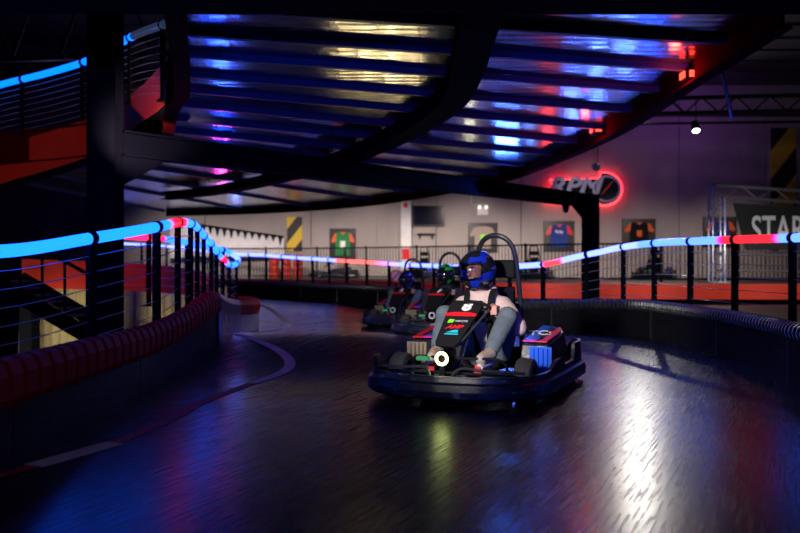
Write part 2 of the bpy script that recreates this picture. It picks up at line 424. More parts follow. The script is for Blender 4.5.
tR, pR = barrier('track_barrier', 'long black barrier topped with corrugated black hose round the outside of the bend', right_edge, -4, 28, -1, None)
fine = even(pR, .014)
mb = MB(); mb.tube([p+Vector((0, 0, .43)) for p in fine], .07, 10, rf=lambda i: .078 if i % 6 < 3 else .056)
mb.build('corrugated_hose', M['hose'], tR, smooth=False)
for a in range(10, len(pR)-1, 40):
    p = pR[a]; q = pR[a+1]; MB().bar(p+Vector((.0, 0, .0)), p+Vector((0, 0, .37)), .075, .04).build('joint_strap', M['dark_steel'], tR)

# red walkway strip and void behind the left barrier
rail_ctrl = [(-3.3, 4.0, 1.05)] + [tuple(P(*q)) for q in [(-12, 252, 5.45), (90, 238.5, 6.3), (157, 227, 7.15), (178, 222.4, 7.95), (191, 223.7, 8.8), (197, 227.5, 9.6), (204, 236, 10.5), (211.5, 244, 11.4), (217.5, 253, 12.3), (224, 260, 13.2), (230, 265, 14.0), (236, 264, 14.7), (238, 259, 15.0), (232, 254, 15.0), (225, 250.5, 14.7), (210, 247, 14.3), (193, 244, 14.0), (169, 239.5, 13.5), (135, 237, 13.0), (104, 236, 12.8)]]
rail_full = cr(rail_ctrl, .04, n=16)
tip = next(i for i, p in enumerate(rail_full) if p.y > 14.9)
near_rail = rail_full[:tip]
mb = MB(); vs = []; fs = []
wl = [p for p in near_rail[::6]]
for p in wl:
    zf = p.z-1.12; xb = interp([(x, y) for x, y in left_edge], p.y)
    vs += [(p.x-.14, p.y, zf), (xb-.08, p.y, max(zf, -.05)), (xb-.08, p.y, max(zf, -.05)-.06), (p.x-.14, p.y, zf-.25)]
for i in range(len(wl)-1):
    for k in range(4):
        a = i*4+k; b = i*4+(k+1) % 4; fs.append((a, a+4, b+4, b))
fs += [(0, 1, 2, 3), tuple(reversed(range(len(vs)-4, len(vs))))]
mb.add(vs, fs); o = mb.build('raised_walkway_edge', M['red_panel'])
tag(o, 'red steel walkway strip between the ribbed red pad and the cable railing posts', 'walkway')

# ------------------------------------------------------------------ led railings
BL = (.03, .42, 1.0); RD = (1.0, .03, .06); MG = (.7, .05, .8)
def railing(name, label, path, joints, colf, R=.046, cables=8, bottom=1.12, cable_mat=None):
    """path evenly sampled; joints = indices of the posts"""
    t = thing(name, label, 'railing')
    js = joints
    ends = [0]+js+[len(path)-1] if js[0] != 0 else js+[len(path)-1]
    for a, b in zip(ends, ends[1:]):
        if b-a < 2: continue
        pts = path[a:b+1]; mb = MB(); mb.tube(pts, R, 12)
        me = mb.mesh('light_tube', M['led']); ca = me.color_attributes.new('led', 'FLOAT_COLOR', 'POINT')
        for i in range(len(me.vertices)):
            c = colf(pts[min(i//12, len(pts)-1)]); ca.data[i].color = (*c, 1)
        me.polygons.foreach_set('use_smooth', [True]*len(me.polygons))
        o = bpy.data.objects.new('light_tube', me); C.objects.link(o); o.parent = t
    for j in js:
        p = path[j]; q = path[min(j+1, len(path)-1)]; r = path[max(j-1, 0)]; tt = (q-r).normalized()
        MB().tube([p-tt*.03, p+tt*.03], R+.008, 12).build('clamp', M['matte_black'], t)
        tt.z = 0; ang = math.atan2(tt.y, tt.x)
        pb = MB(); pb.box(p-Vector((0, 0, bottom/2+.02)), (.07, .05, bottom-.06), ang); pb.box(p-Vector((0, 0, bottom)), (.14, .12, .016), ang)
        pb.build('post', M['black_steel'], t)
    for c in range(cables):
        z = .14+c*(bottom-.22)/max(1, cables-1)
        MB().tube([p-Vector((0, 0, z)) for p in path[::5]], .0045, 5).build('cable', cable_mat or M['cable'], t)
    return t
M['cable'] = mat('steel_cable', (.5, .5, .55), .4, .5)
def lerp3(a, b, t): return tuple(a[i]+(b[i]-a[i])*t for i in range(3))
def px(p): return 400+p.x*F_PX/p.y
def scale3(c, s): return tuple(v*s for v in c)
def col_left(p):
    x = px(p)
    near = p.y < 14.9
    k = 2.0 if x < 165 and near else 2.6
    c = (.02, .52, 6.5) if (near and x < 165) else (.06, .55, 6.5) if near else (.45, .8, 6.5)
    if near and 8.3 > p.y > 7.2:
        f = sst(7.38, 7.55, p.y)*(1-sst(8.15, 8.3, p.y)); c = lerp3(c, (4.0, .03, .09), f)
    if near and 12.75 < p.y < 13.4: c = (4, .04, .3)
    if not near and 13.75 < p.y < 14.1: c = (4, .08, .4)
    return c
def idx_near(path, xs):
    res = []
    for X in xs: res.append(min(range(len(path)), key=lambda i: abs(px(path[i])-X)+abs(path[i].y-8)*0))
    return res
# posts about every 0.85 m, first ones placed as photographed
cum = [0]
for a, b in zip(rail_full, rail_full[1:]): cum.append(cum[-1]+(b-a).length)
def near_idx(x, dmin, dmax):
    c = [i for i, p in enumerate(rail_full) if dmin <= p.y <= dmax]; return min(c, key=lambda i: abs(px(rail_full[i])-x))
j = [near_idx(-12, 5, 5.9), near_idx(90, 5.8, 6.8), near_idx(157, 6.8, 7.5), near_idx(178, 7.6, 8.3)]
s = cum[j[-1]]
while s < cum[-1]-.6:
    s += .86; j.append(min(range(len(cum)), key=lambda i: abs(cum[i]-s)))
railing('led_railing', 'railing with glowing blue tube handrail and steel cables curving round the left walkway', rail_full, j, col_left, cables=8)

rr_ctrl = [(5.0, 6.2, 1.2)] + [tuple(P(*q)) for q in [(880, 234, 7.2), (789, 238, 8.3), (739, 239.4, 9.1), (699, 241, 9.9), (665, 242.3, 10.8), (637, 245, 11.6), (615, 248.5, 12.3), (600, 252, 12.7), (578, 256.5, 13.0), (558, 261.5, 13.3), (544, 264.3, 13.6), (522, 266, 14.1), (500, 266.8, 14.9), (480, 267, 16.8), (440, 266, 18.8), (397, 264.2, 20.4), (367, 262.2, 21.4), (336, 260.3, 22.6), (300, 258, 24.4), (266, 255.5, 26.0), (240, 254, 27.0), (200, 250, 28.0), (160, 246, 28.6), (110, 243, 29)]]
rr = cr(rr_ctrl, .05, n=16)
cumr = [0]
for a, b in zip(rr, rr[1:]): cumr.append(cumr[-1]+(b-a).length)
i791 = min(range(len(rr)), key=lambda i: abs(px(rr[i])-791))
s0 = cumr[i791]; s = s0 - math.floor(s0/.96)*.96; jr = []
while s < cumr[-1]-.3:
    jr.append(min(range(len(cumr)), key=lambda i: abs(cumr[i]-s))); s += .96
jr = sorted(set(jr))
def col_right(p):
    x = px(p)
    c = (.26, .66, 6.0) if x > 640 else (.62, .88, 6.0)
    rd = (1.6, .035, .06)
    if 715 < x < 785:
        f = sst(717, 726, x)*(1-sst(774, 783, x)); m_ = (1.1, .05, 1.7)
        c = lerp3(c, m_, f*2) if f < .5 else lerp3(m_, rd, f*2-1)
    if 540 < x < 566: c = lerp3(c, (2.8, .10, .14), sst(541, 546, x)*(1-sst(561, 565, x)))
    if 334 < x < 399: c = lerp3(c, (3.0, .3, .28), sst(335, 338, x)*(1-sst(372, 397, x)*.8))
    return c
railing('led_railing', 'railing with glowing pale blue and red tube handrail round the outside of the bend', rr, jr, col_right, cables=6, bottom=.95)

# ------------------------------------------------------------------ island far side (red) and lower level
mb = MB()
fp = cr([tuple(P(x, 260, dd)) for x, dd in ((10, 13.2), (60, 13.4), (120, 13.7), (174, 14.2), (213, 14.9))], .2)
zt = [1.08, 1.05, 1.02, .95, .80]
def fasprof(i, p):
    f = i/(len(fp)-1)*4; k = min(3, int(f)); zz = zt[k]+(zt[k+1]-zt[k])*(f-k); return [(-.03, zz-CZ-.0-.11-.5+CZ-p.z), (.03, zz-.61-p.z), (.03, zz-p.z), (-.03, zz-p.z)]
mb.sweep(fp, None, pf=lambda i, p: [(-.03, 0), (.03, 0), (.03, .5), (-.03, .5)])
# lower it so its top follows zt
vv = []
k4 = 4
for i in range(len(fp)):
    f = i/(len(fp)-1)*4; k = min(3, int(f)); zz = zt[k]+(zt[k+1]-zt[k])*(f-k)
    for q in range(4):
        v = mb.v[i*4+q]; vv.append((v[0], v[1], zz-.48 if q < 2 else zz))
mb.v = vv
tag(mb.build('side_fascia', M['red_panel']), 'red side panel on the far side of the opening behind the left cable railing', 'side panel')
# tan corrugated wall down below
mb = MB(); n = 260; pr = []
for i in range(n):
    x = -13+i*.04; off = .03 if i % 4 < 2 else 0
    pr.append((x-.6, 15.25+off))
vs = []; fs = []
for x, y in pr: vs += [(x, y, -3.0), (x, y, .55)]
for i in range(n-1): fs.append((2*i, 2*i+2, 2*i+3, 2*i+1))
mb.add(vs, fs); struct(mb.build('wall_lower', M['tan']))
# steel stair going down
t = thing('steel_staircase', 'black steel staircase descending behind the cable railing in front of the tan wall', 'staircase')
a = P(-8, 280, 11.5); b = P(104, 345, 11.0)
MB().bar(a, b, .05, .22).build('stringer', M['black_steel'], t)
MB().bar(a+Vector((0, .9, 0)), b+Vector((0, .9, 0)), .05, .22).build('stringer', M['black_steel'], t)
for k in range(9):
    c = a.lerp(b, (k+.5)/9); MB().box(c+Vector((0, .45, .02)), (.24, .86, .03)).build('tread', M['dark_steel'], t)
for k in range(5):
    c = a.lerp(b, (k+.3)/5); MB().bar(c, c+Vector((0, 0, .85)), .03).build('baluster', M['black_steel'], t)
MB().bar(a+Vector((0, 0, .85)), b+Vector((0, 0, .85)), .04).build('handrail', M['black_steel'], t)
for k, (x, dd, w) in enumerate([(6, 12.6, .28), (26, 14.5, .35), (107, 14.5, .28)]):
    c = P(x, 300, dd); mb = MB(); mb.box((c.x, c.y, -.95), (w, w, 4.1))
    tag(mb.build('support_post', M['black_steel']), ['black support post behind the cable railing at the left edge', 'black support post standing against the tan wall left of the stairs', 'black support post behind the large column, below the red side panel'][k], 'post')

# ------------------------------------------------------------------ columns and beam
def hcol(name, label, x, y, z0, z1, w, rz=0):
    t = thing(name, label, 'column', (x, y, z0), rz)
    h = z1-z0; mb = MB()
    mb.box((0, -w/2+.012, h/2), (w, .024, h)); mb.box((0, w/2-.012, h/2), (w, .024, h)); mb.box((0, 0, h/2), (.02, w-.05, h))
    mb.build('shaft', M['black_steel'], t)
    mb = MB(); mb.box((0, 0, .015), (w+.15, w+.15, .03)); mb.build('base_plate', M['black_steel'], t)
    for sx in (-1, 1):
        for sy in (-1, 1): MB().lathe([(0, 0), (.02, 0), (.02, .02), (0, .02)], (sx*(w/2+.04), sy*(w/2+.04), .03), n=6).build('bolt', M['dark_steel'], t)
    return t
colL = Vector((-3.42, 9.3, 0)); colR = Vector((4.45, 18.6, 0))
colL = P(105.5, 300, 9.3); colR = P(590.5, 300, 18.6)
hcol('steel_column', 'tall black steel column rising past the left cable railing', colL.x, colL.y, -3, 5.5, .32)
hcol('steel_column', 'black steel column behind the outer railing carrying the overhead beam end', colR.x, colR.y, -.03, 2.62, .34)
t = thing('steel_beam', 'long black steel beam spanning from the left column to the right column', 'beam')
bd = (colR-colL); bd.z = 0; bd.normalize()
a = Vector((colL.x, colL.y, 2.40))+bd*.19; b = Vector((colR.x, colR.y, 2.47))-bd*.19
MB().ibeam(a, b, .22, .30, .025).build('girder', M['black_steel'], t)
MB().prism([b+Vector((-.0, 0, -.15)), b-bd*.75+Vector((0, 0, -.15)), b+Vector((0, 0, -.55))], (.03, -.02, 0)).build('haunch_plate', M['black_steel'], t)
MB().prism([a+Vector((-.0, 0, -.15)), a+bd*.6+Vector((0, 0, -.15)), a+Vector((0, 0, -.5))], (.03, -.02, 0)).build('haunch_plate', M['black_steel'], t)
pc = a.lerp(b, .955)+Vector((0, 0, -.15)); pc = Vector((P(564, 205, 18).x, 0, 0))
f = (pc.x-a.x)/(b.x-a.x); pc = a.lerp(b, min(.93, (P(564, 205, 17.9).x-a.x)/(b.x-a.x)))-Vector((0, 0, .17))
t = thing('dome_camera', 'small black dome camera hanging under the right end of the overhead beam', 'camera', tuple(pc))
MB().lathe([(0, .02), (.08, .02), (.08, -.06), (0, -.06)], (0, 0, 0), n=16).build('housing', M['matte_black'], t)
MB().ball((0, 0, -.07), (.07, .07, .09)).build('dome', M['screen'], t, smooth=True)

# ------------------------------------------------------------------ elevated track overhead
ZJ = 2.80
joists = [((-1.35, 4.95), (2.7, 5.75)), ((-1.55, 5.75), (2.72, 6.65)), ((-1.7, 6.4), (2.72, 7.55)), ((-1.87, 7.05), (2.75, 8.5)), ((-2.08, 7.8), (2.78, 9.6)), ((-2.35, 8.45), (2.75, 10.8)),
          ((-2.6, 9.2), (2.65, 12.0)), ((-2.9, 10.1), (2.5, 13.3)), ((-3.35, 10.9), (2.3, 14.8)), ((-4.0, 11.6), (2.0, 16.3)), ((-4.7, 12.1), (1.3, 18.2)), ((-5.4, 12.5), (.4, 20.2)), ((-6.1, 12.8), (-.8, 22.4)), ((-6.9, 13.1), (-2.8, 24.6)), ((-7.8, 13.3), (-5.2, 26.2)), ((-8.8, 13.4), (-8, 27.2))]
et = thing('elevated_track', 'overhead curved track deck with metallic underside, blue lit joists and dark red edge girder', 'overhead deck')
def jz(i): return ZJ + 0*.0
# deck sheet
ext = joists
inner = cr([(a[0], a[1], 0) for a, b in ext], None, 6); outer = cr([(b[0], b[1], 0) for a, b in ext], None, 6)
mb = MB(); vs = []; n = len(inner)
for a, b in zip(inner, outer):
    for zz in (ZJ+.06, ZJ+.12):
        vs += [(a.x, a.y, zz), (b.x, b.y, zz)]
fs = []
for i in range(n-1):
    o_ = i*4; fs += [(o_, o_+1, o_+5, o_+4), (o_+2, o_+6, o_+7, o_+3), (o_, o_+4, o_+6, o_+2), (o_+1, o_+3, o_+7, o_+5)]
mb.add(vs, fs); mb.build('deck_sheet', M['deck'], et)
for a, b in joists:
    mb = MB(); A = Vector((a[0], a[1], ZJ+.08)); B = Vector((b[0], b[1], ZJ+.08))
    mb.bar(A+Vector((0, 0, -.05)), B+Vector((0, 0, -.05)), .016, .058); mb.bar(A+Vector((0, .03, -.074)), B+Vector((0, .03, -.074)), .06, .010); mb.build('joist', M['joist'], et)
for a, b in joists[1:7]:   # small web stiffeners near the inner end
    A = Vector((a[0], a[1], ZJ+.08)); B = Vector((b[0], b[1], ZJ+.08))
    for k in (.06, .14, .24): MB().box(A.lerp(B, k)+Vector((0, -.012, -.05)), (.03, .02, .056)).build('web_stiffener', M['joist'], et)
osm = even(outer, .25); ism = even(inner, .25)
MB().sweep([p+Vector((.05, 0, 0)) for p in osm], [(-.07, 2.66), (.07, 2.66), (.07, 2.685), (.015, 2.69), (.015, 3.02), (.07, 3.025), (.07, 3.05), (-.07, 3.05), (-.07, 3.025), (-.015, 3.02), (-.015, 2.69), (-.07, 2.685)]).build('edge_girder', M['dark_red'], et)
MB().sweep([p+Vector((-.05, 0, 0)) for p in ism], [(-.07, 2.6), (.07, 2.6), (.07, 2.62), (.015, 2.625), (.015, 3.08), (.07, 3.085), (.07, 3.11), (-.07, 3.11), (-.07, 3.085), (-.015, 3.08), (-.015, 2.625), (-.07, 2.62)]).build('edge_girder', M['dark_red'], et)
# deep curved middle girder
mid = even(cr([(.55, 5.05, 0), (.55, 5.7, 0), (.58, 7.0, 0), (.52, 8.3, 0), (.2, 9.8, 0), (-.35, 11.5, 0), (-1.15, 13.4, 0), (-2.4, 15.7, 0), (-4.1, 18.2, 0), (-5.8, 19.8, 0)]), .2)
MB().sweep(mid, [(-.14, 2.60), (.14, 2.60), (.14, 2.62), (.015, 2.625), (.015, 2.765), (.14, 2.77), (.14, 2.79), (-.14, 2.79), (-.14, 2.77), (-.015, 2.765), (-.015, 2.625), (-.14, 2.62)]).build('curved_girder', M['black_steel'], et)
for k in range(4, len(mid)-1, 8):
    p = mid[k]; MB().box((p.x, p.y, 2.695), (.24, .016, .14), math.atan2((mid[k+1]-p).y, (mid[k+1]-p).x)-math.pi/2).build('girder_stiffener', M['black_steel'], et)
# near cross beam
t = thing('steel_beam', 'dark blue steel cross beam running overhead along the top of the view', 'beam')
MB().ibeam((-3.4, 4.72, 2.66), (3.3, 4.72, 2.66), .3, .35, .025).build('girder', M['black_steel'], t)

# left upper ramp edge: red fascia with rail
ucl = [(-60, 170, 208, 104, 13.6), (0, 146, 184, 85, 13.0), (44, 133, 171, 74, 12.5), (88, 118, 156, 60.5, 12.0), (120, 101, 137, 43, 11.1), (140, 87, 122, 33, 10.4), (155, 72, 112, 27.5, 9.8), (166, 57, 102, 24, 9.1)]
top = cr([tuple(P(x, a, d)) for x, a, b, c, d in ucl], .1); bot = cr([tuple(P(x, b, d)) for x, a, b, c, d in ucl]); tub = cr([tuple(P(x, c, d)) for x, a, b, c, d in ucl])
n = len(top); bot = even(bot, 1e9) if False else [bot[round(i*(len(bot)-1)/(n-1))] for i in range(n)]
topp = cr([tuple(P(x, a, d)) for x, a, b, c, d in ucl]); nn = len(topp)
botp = cr([tuple(P(x, b, d)) for x, a, b, c, d in ucl]); tubp = cr([tuple(P(x, c, d)) for x, a, b, c, d in ucl])
vs = []; fs = []
for a, b in zip(topp, botp): vs += [a, b, b+Vector((-.01, .05, 0)), a+Vector((-.01, .05, 0))]
for i in range(nn-1):
    for q in range(4): fs.append((i*4+q, i*4+4+q, i*4+4+(q+1) % 4, i*4+(q+1) % 4))
fs += [(0, 1, 2, 3), (len(vs)-1, len(vs)-2, len(vs)-3, len(vs)-4)]
t = thing('upper_ramp', 'upper ramp edge at top left with red curved fascia', 'ramp')
MB().add(vs, fs).build('fascia', M['red_panel'], t)
vs = []; fs = []
for a in botp: vs += [a+Vector((0, .03, .06)), a+Vector((-.3, .9, .06)), a+Vector((-.3, .9, .0)), a+Vector((0, .03, .0))]
for i in range(nn-1):
    for q in range(4): fs.append((i*4+q, i*4+4+q, i*4+4+(q+1) % 4, i*4+(q+1) % 4))
MB().add(vs, fs).build('ramp_deck', M['black_steel'], t)
ut = even(tubp, .04)
cu_ = [0]
for a, b in zip(ut, ut[1:]): cu_.append(cu_[-1]+(b-a).length)
ji = [min(range(len(ut)), key=lambda i: abs(px(ut[i])-X)) for X in (-40, 23, 82, 130, 163)]
railing('led_railing', 'railing with blue tube handrail and slack cables on the upper ramp at top left', ut, ji, lambda p: (.0, .38, 4.0) if px(p) < 133 else (.02, .03, .06), R=.05, cables=8, bottom=.88)

# ------------------------------------------------------------------ platform, fence, wall
fpath = cr([(16, 20.4, 0), (11, 20.6, 0), (6, 20.9, 0), (3.4, 21.5, 0), (1.5, 23, 0), (-1.0, 25.3, 0), (-4, 27.6, 0), (-7.5, 29.2, 0)], .25)
MB().sweep(fpath, [(-.04, .1), (.04, .1), (.04, .5), (-.04, .5)]).build('platform_fascia', M['red_panel'])
tag(bpy.data.objects['platform_fascia'], 'bright red fascia board along the raised platform below the picket fence', 'fascia')
vs = []; fs = []
for p in fpath: vs += [(p.x, p.y+.05, .5), (p.x, 32, .5)]
for i in range(len(fpath)-1): fs.append((2*i, 2*i+1, 2*i+3, 2*i+2))
struct(MB().add(vs, fs).build('floor_platform', M['black_ground']))
fen = cr([(16, 22.9, 0), (12, 22.9, 0), (8.6, 23.2, 0), (5.4, 24.6, 0), (2.5, 26.6, 0), (0, 28.3, 0), (-3.8, 30.2, 0), (-8.5, 31.1, 0)], .02)
ft = thing('picket_fence', 'black metal picket fence on the raised platform in front of the back wall', 'fence')
sec = 105; z0 = .56; z1 = 1.66
for a in range(0, len(fen)-1, sec):
    sub = fen[a:min(len(fen), a+sec+1)]
    if len(sub) < 8: continue
    mb = MB(); mb.sweep(sub[::6]+[sub[-1]], [(-.02, z1-.05), (.02, z1-.05), (.02, z1), (-.02, z1)]); mb.sweep(sub[::6]+[sub[-1]], [(-.02, z0), (.02, z0), (.02, z0+.05), (-.02, z0+.05)])
    mb.build('fence_rail', M['matte_black'], ft)
    mb = MB()
    for k in range(6, len(sub)-3, 6): mb.box((sub[k].x, sub[k].y, (z0+z1)/2), (.022, .022, z1-z0-.05))
    mb.build('picket_panel', M['matte_black'], ft)
    MB().box((sub[0].x, sub[0].y, .5+.6), (.06, .06, 1.2)).build('fence_post', M['matte_black'], ft)

WY = 32.0
def W(x, y, d=WY): return P(x, y, d)
mb = MB(); xs = [-22, W(205, 0).x, W(311, 0).x, W(377, 0).x, W(436, 0).x, W(521, 0).x, W(597, 0).x, W(679, 0).x, W(766, 0).x, 22]
for i, (a, b) in enumerate(zip(xs, xs[1:])):
    mb.box(((a+b)/2, WY+.15, 4), (b-a-.03, .3, 8.6))
mb.box((0, WY+.25, 4), (44, .2, 8.6))
struct(mb.build('wall_back', M['concrete']))
struct(MB().box((0, WY+.0, 7.0), (44, .12, .12)).build('trim_6', M['purple_steel']))
MB().box((W(406, 0).x, WY-.12, 2.6), (.40, .238, 4.2)).build('pilaster', M['canvas'])
tag(bpy.data.objects['pilaster'], 'white painted pilaster on the back wall left of the television', 'pilaster')
struct(MB().box((-20, 12, 2.5), (.3, 44, 12)).build('wall_left', M['roofdeck']))
struct(MB().box((-15.6, 26.2, 5.0), (13, .2, 6.4)).build('dark_sheet_upper_left', M['roofdeck']))  # added dark sheet standing in for the blackness below the upper ramp
struct(MB().box((21, 12, 3.9), (.3, 44, 8.4)).build('wall_right', M['roofdeck']))
mb = MB(); mb.box((0, 12, 8.25), (44, 44, .1))
for k in range(30): mb.box((0, -8+k*1.4, 8.19), (44, .5, .06))
struct(mb.build('ceiling', M['roofdeck']))
# roof trusses
def truss(label, a, b, h=.9):
    t = thing('roof_truss', label, 'truss'); a = Vector(a); b = Vector(b); u = Vector((0, 0, h))
    MB().bar(a, b, .12).build('bottom_chord', M['purple_steel'], t); MB().bar(a+u, b+u, .12).build('top_chord', M['purple_steel'], t)
    n = max(2, round((b-a).length/1.1)); mb = MB()
    for k in range(n):
        p = a.lerp(b, k/n); q = a.lerp(b, (k+.5)/n)+u; r = a.lerp(b, (k+1)/n); mb.bar(p, q, .06); mb.bar(q, r, .06)
    mb.build('web_bracing', M['purple_steel'], t)
truss('dim roof truss above the upper ramp at top left', (-16, 18.5, 5.5), (-4, 20.3, 6.4), 1.6)
truss('dim roof truss further back above the top left ramp', (-19, 25, 7.0), (-3, 25.5, 7.2), 1.0)
truss('roof truss running under the ceiling in front of the back wall at right', (3, 27, 6.0), (20, 25.2, 6.0), .5)
t = thing('roof_pipe', 'thin dark pipe running below the ceiling near the back wall at right', 'pipe'); MB().tube([(4, 30, 6.25), (20, 29.5, 6.35)], .05, 8).build('pipe', M['matte_black'], t)
o = MB().tube([P(721, 68, 14), P(732, 120, 14)], .035, 8).build('hanger_strut', M['chrome']); tag(o, 'pale slanting strut hanging beside the red edge girder at upper right', 'strut')

# hazard panels
def hazard(x0, y0, x1, y1, label):
    a = W(x0, y0, WY-.04); b = W(x1, y1, WY-.04)
    o = MB().box((0, 0, 0), (b.x-a.x, .05, a.z-b.z)).build('hazard_panel', M['hazard'] if x0 < 400 else M['hazard_wide']); o.location = ((a.x+b.x)/2, WY-.026, (a.z+b.z)/2)
    tag(o, label, 'panel')
hazard(287, 217, 302, 251, 'yellow and black striped hazard panel on the back wall at left')
hazard(771, 128, 796, 252, 'tall yellow and black striped hazard panel on the back wall at right')

# jerseys
def jersey(x0, y0, x1, y1, body, sleeve, label, txt=None, crest=None):
    a = W(x0, y0, WY); b = W(x1, y1, WY); w = b.x-a.x; h = a.z-b.z
    t = thing('framed_jersey', label, 'framed jersey', ((a.x+b.x)/2, WY-.07, (a.z+b.z)/2), 0, None)
    MB().box((0, .03, 0), (w, .05, h)).build('backing', M['frame_black'], t)
    mb = MB()
    for sx in (-1, 1): mb.box((sx*(w/2-.02), 0, 0), (.04, .05, h))
    for sz in (-1, 1): mb.box((0, 0, sz*(h/2-.02)), (w, .05, .04))
    mb.build('frame', M['frame_black'], t)
    w2 = w*.46; s = h/1.2
    poly = [(-.30, .40), (-.10, .46), (0, .41), (.10, .46), (.30, .40), (.27, -.05), (.27, -.46), (-.27, -.46), (-.27, -.05)]
    poly = [(x*w/.98, z*s) for x, z in poly]
    MB().prism([(x, -.01, z) for x, z in poly], (0, -.03, 0)).build('shirt', body, t)
    for sx in (-1, 1):
        pl = [(.24, .42), (.32, .38), (.44, .10), (.40, .02), (.27, .08)]
        MB().prism([(sx*x*w/.98, -.02, z*s) for x, z in pl], (0, -.035, 0)).build('sleeve', sleeve, t)
    MB().prism([(-.10*w, -.045, .45*s), (.10*w, -.045, .45*s), (0, -.045, .34*s)], (0, -.01, 0)).build('collar', sleeve, t)
    if txt: text(txt, .17, (0, -.05, .16*s), (1, 0, 0), (0, 0, 1), M['white'], 'lettering', t, .002, .003)
    if crest: MB().box((0, -.05, -.02), (.2, .02, .26)).build('patch', crest, t)
    return t
jersey(330, 228.5, 356, 259, M['screen_green'], M['orange'], 'framed green jersey with orange sleeves on the back wall', None, M['white'])
jersey(468, 223, 497, 252, M['beige'], M['beige'], 'framed cream jersey with red shoulders, on the wall behind the driver', None, M['green'])
jersey(543.5, 221, 574, 251, M['navy'], M['red'], 'framed blue jersey with red and white sleeves below the glowing sign', 'Rally')
jersey(622, 219, 655, 247, M['matte_black'], M['orange'], 'framed black jersey with orange sleeves right of the column', None, M['orange'])
jersey(703, 217, 736, 247, M['navy'], M['orange'], 'framed dark jersey with orange sleeves behind the aluminium truss')
# tv
c = W(428.5, 216); t = thing('television', 'black wall television left of the emergency light', 'television', (c.x, WY-.12, c.z))
MB().box((0, 0, 0), (1.28, .07, .82)).build('housing', M['frame_black'], t, bevel=.01); MB().box((0, -.04, .01), (1.20, .01, .74)).build('screen', M['screen'], t); MB().box((0, .075, 0), (.3, .08, .3)).build('bracket', M['frame_black'], t)
c = W(426, 235); t = thing('wall_shelf', 'small dark bracket shelf on the wall under the television', 'shelf', (c.x, WY-.1, c.z))
MB().box((0, 0, .03), (.7, .16, .05)).build('board', M['matte_black'], t); MB().box((-.25, .05, -.08), (.05, .08, .16)).build('bracket', M['matte_black'], t); MB().box((.25, .05, -.08), (.05, .08, .16)).build('bracket', M['matte_black'], t)
# emergency light
c = W(482.5, 212); t = thing('emergency_light', 'small white emergency light box with conduit on the back wall', 'light', (c.x, WY-.061, c.z))
MB().box((0, 0, 0), (.42, .12, .26)).build('housing', M['white'], t, bevel=.01)
for sx in (-1, 1): MB().lathe([(0, 0), (.06, 0), (.075, .08), (0, .08)], (sx*.13, -.02, .17), (0, -1, .2), 12).build('lamp_head', M['exit_glow'], t)
MB().tube([(0, 0, .13), (-.0, .044, .3), (-.45, .044, .3), (-.45, .044, 1.2)], .012, 6).build('conduit', M['white'], t)
# pendant camera ball
c = W(596, 167, 25); t = thing('pendant_camera', 'small white globe hanging on two thin wires above the glowing sign', 'camera', tuple(c))
MB().ball((0, 0, 0), .13).build('globe', M['white'], t, smooth=True)
for sx in (-1, 1): MB().tube([(sx*.06, 0, .1), (sx*.1, 0, 8.2-c.z)], .008, 5).build('wire', M['matte_black'], t)
# glowing sign
c = W(584, 190); t = thing('lit_wall_sign', 'glowing red edged RPM wall sign behind the beam end', 'sign', (c.x, WY-.25, c.z))
def sgn(x, y): q = W(x, y); return (q.x-c.x, 0, q.z-c.z)
out = [sgn(550, 181), sgn(598, 179)]+[sgn(603+17*math.cos(math.radians(a)), 189.5-16*math.sin(math.radians(a))) for a in range(100, -101, -20)]+[sgn(598, 203), sgn(544, 201), sgn(547, 197), sgn(556, 194)]
MB().prism(out, (0, .08, 0)).build('backing', M['frame_black'], t)
mb = MB(); mb.tube([Vector(p)+Vector((0, .1, 0)) for p in [Vector(q)*1.02 for q in out]], .035, 8, closed=True); mb.build('neon_edge', M['neon_red'], t)
text('RPM', .95, sgn(572, 187.5), (1, 0, 0), (0, 0, 1), M['white'], 'lettering', t, .02, .03, shear=.3, sx=1.15)
ring = MB(); ring.tube([Vector(sgn(605+13*math.cos(a*math.pi/12), 189.5-12.5*math.sin(a*math.pi/12)))+Vector((0, -.03, 0)) for a in range(24)], .05, 8, closed=True); ring.build('gauge_ring', M['white'], t)
MB().bar(Vector(sgn(600, 195))+Vector((0, -.03, 0)), Vector(sgn(611, 182))+Vector((0, -.03, 0)), .05).build('needle', M['orange'], t)
# banner with black dripping edge at left
a = W(205, 229, 30.6); b = W(285, 229, 30.6)
t = thing('canvas_banner', 'long white canvas banner with jagged black top edge on the back wall at far left', 'banner')
tl = P(200, 226, 31.5); tr = P(284, 240, 31.5); mb = MB()
mb.prism([P(170, 222, 31.6), P(284, 238, 31.6), P(284, 256, 31.6), P(170, 258, 31.6)], (0, .03, 0)); mb.build('canvas', M['canvas'], t)
mb = MB(); pts = []; n = 16
for i in range(n+1):
    x = 172+112*i/n; y = 222+16*(x-170)/114; pts.append(P(x, y-.8, 31.55))
    if i < n: pts.append(P(x+1.5, y+1, 31.55)); pts.append(P(x+3.2, y+5+4*random.random(), 31.55)); pts.append(P(x+5, y+1.5, 31.55))
poly = [P(170, 219.5, 31.55)]+[P(284, 236, 31.55)]+pts[::-1]
mb.prism(poly, (0, -.02, 0)); mb.build('jagged_border', M['matte_black'], t)
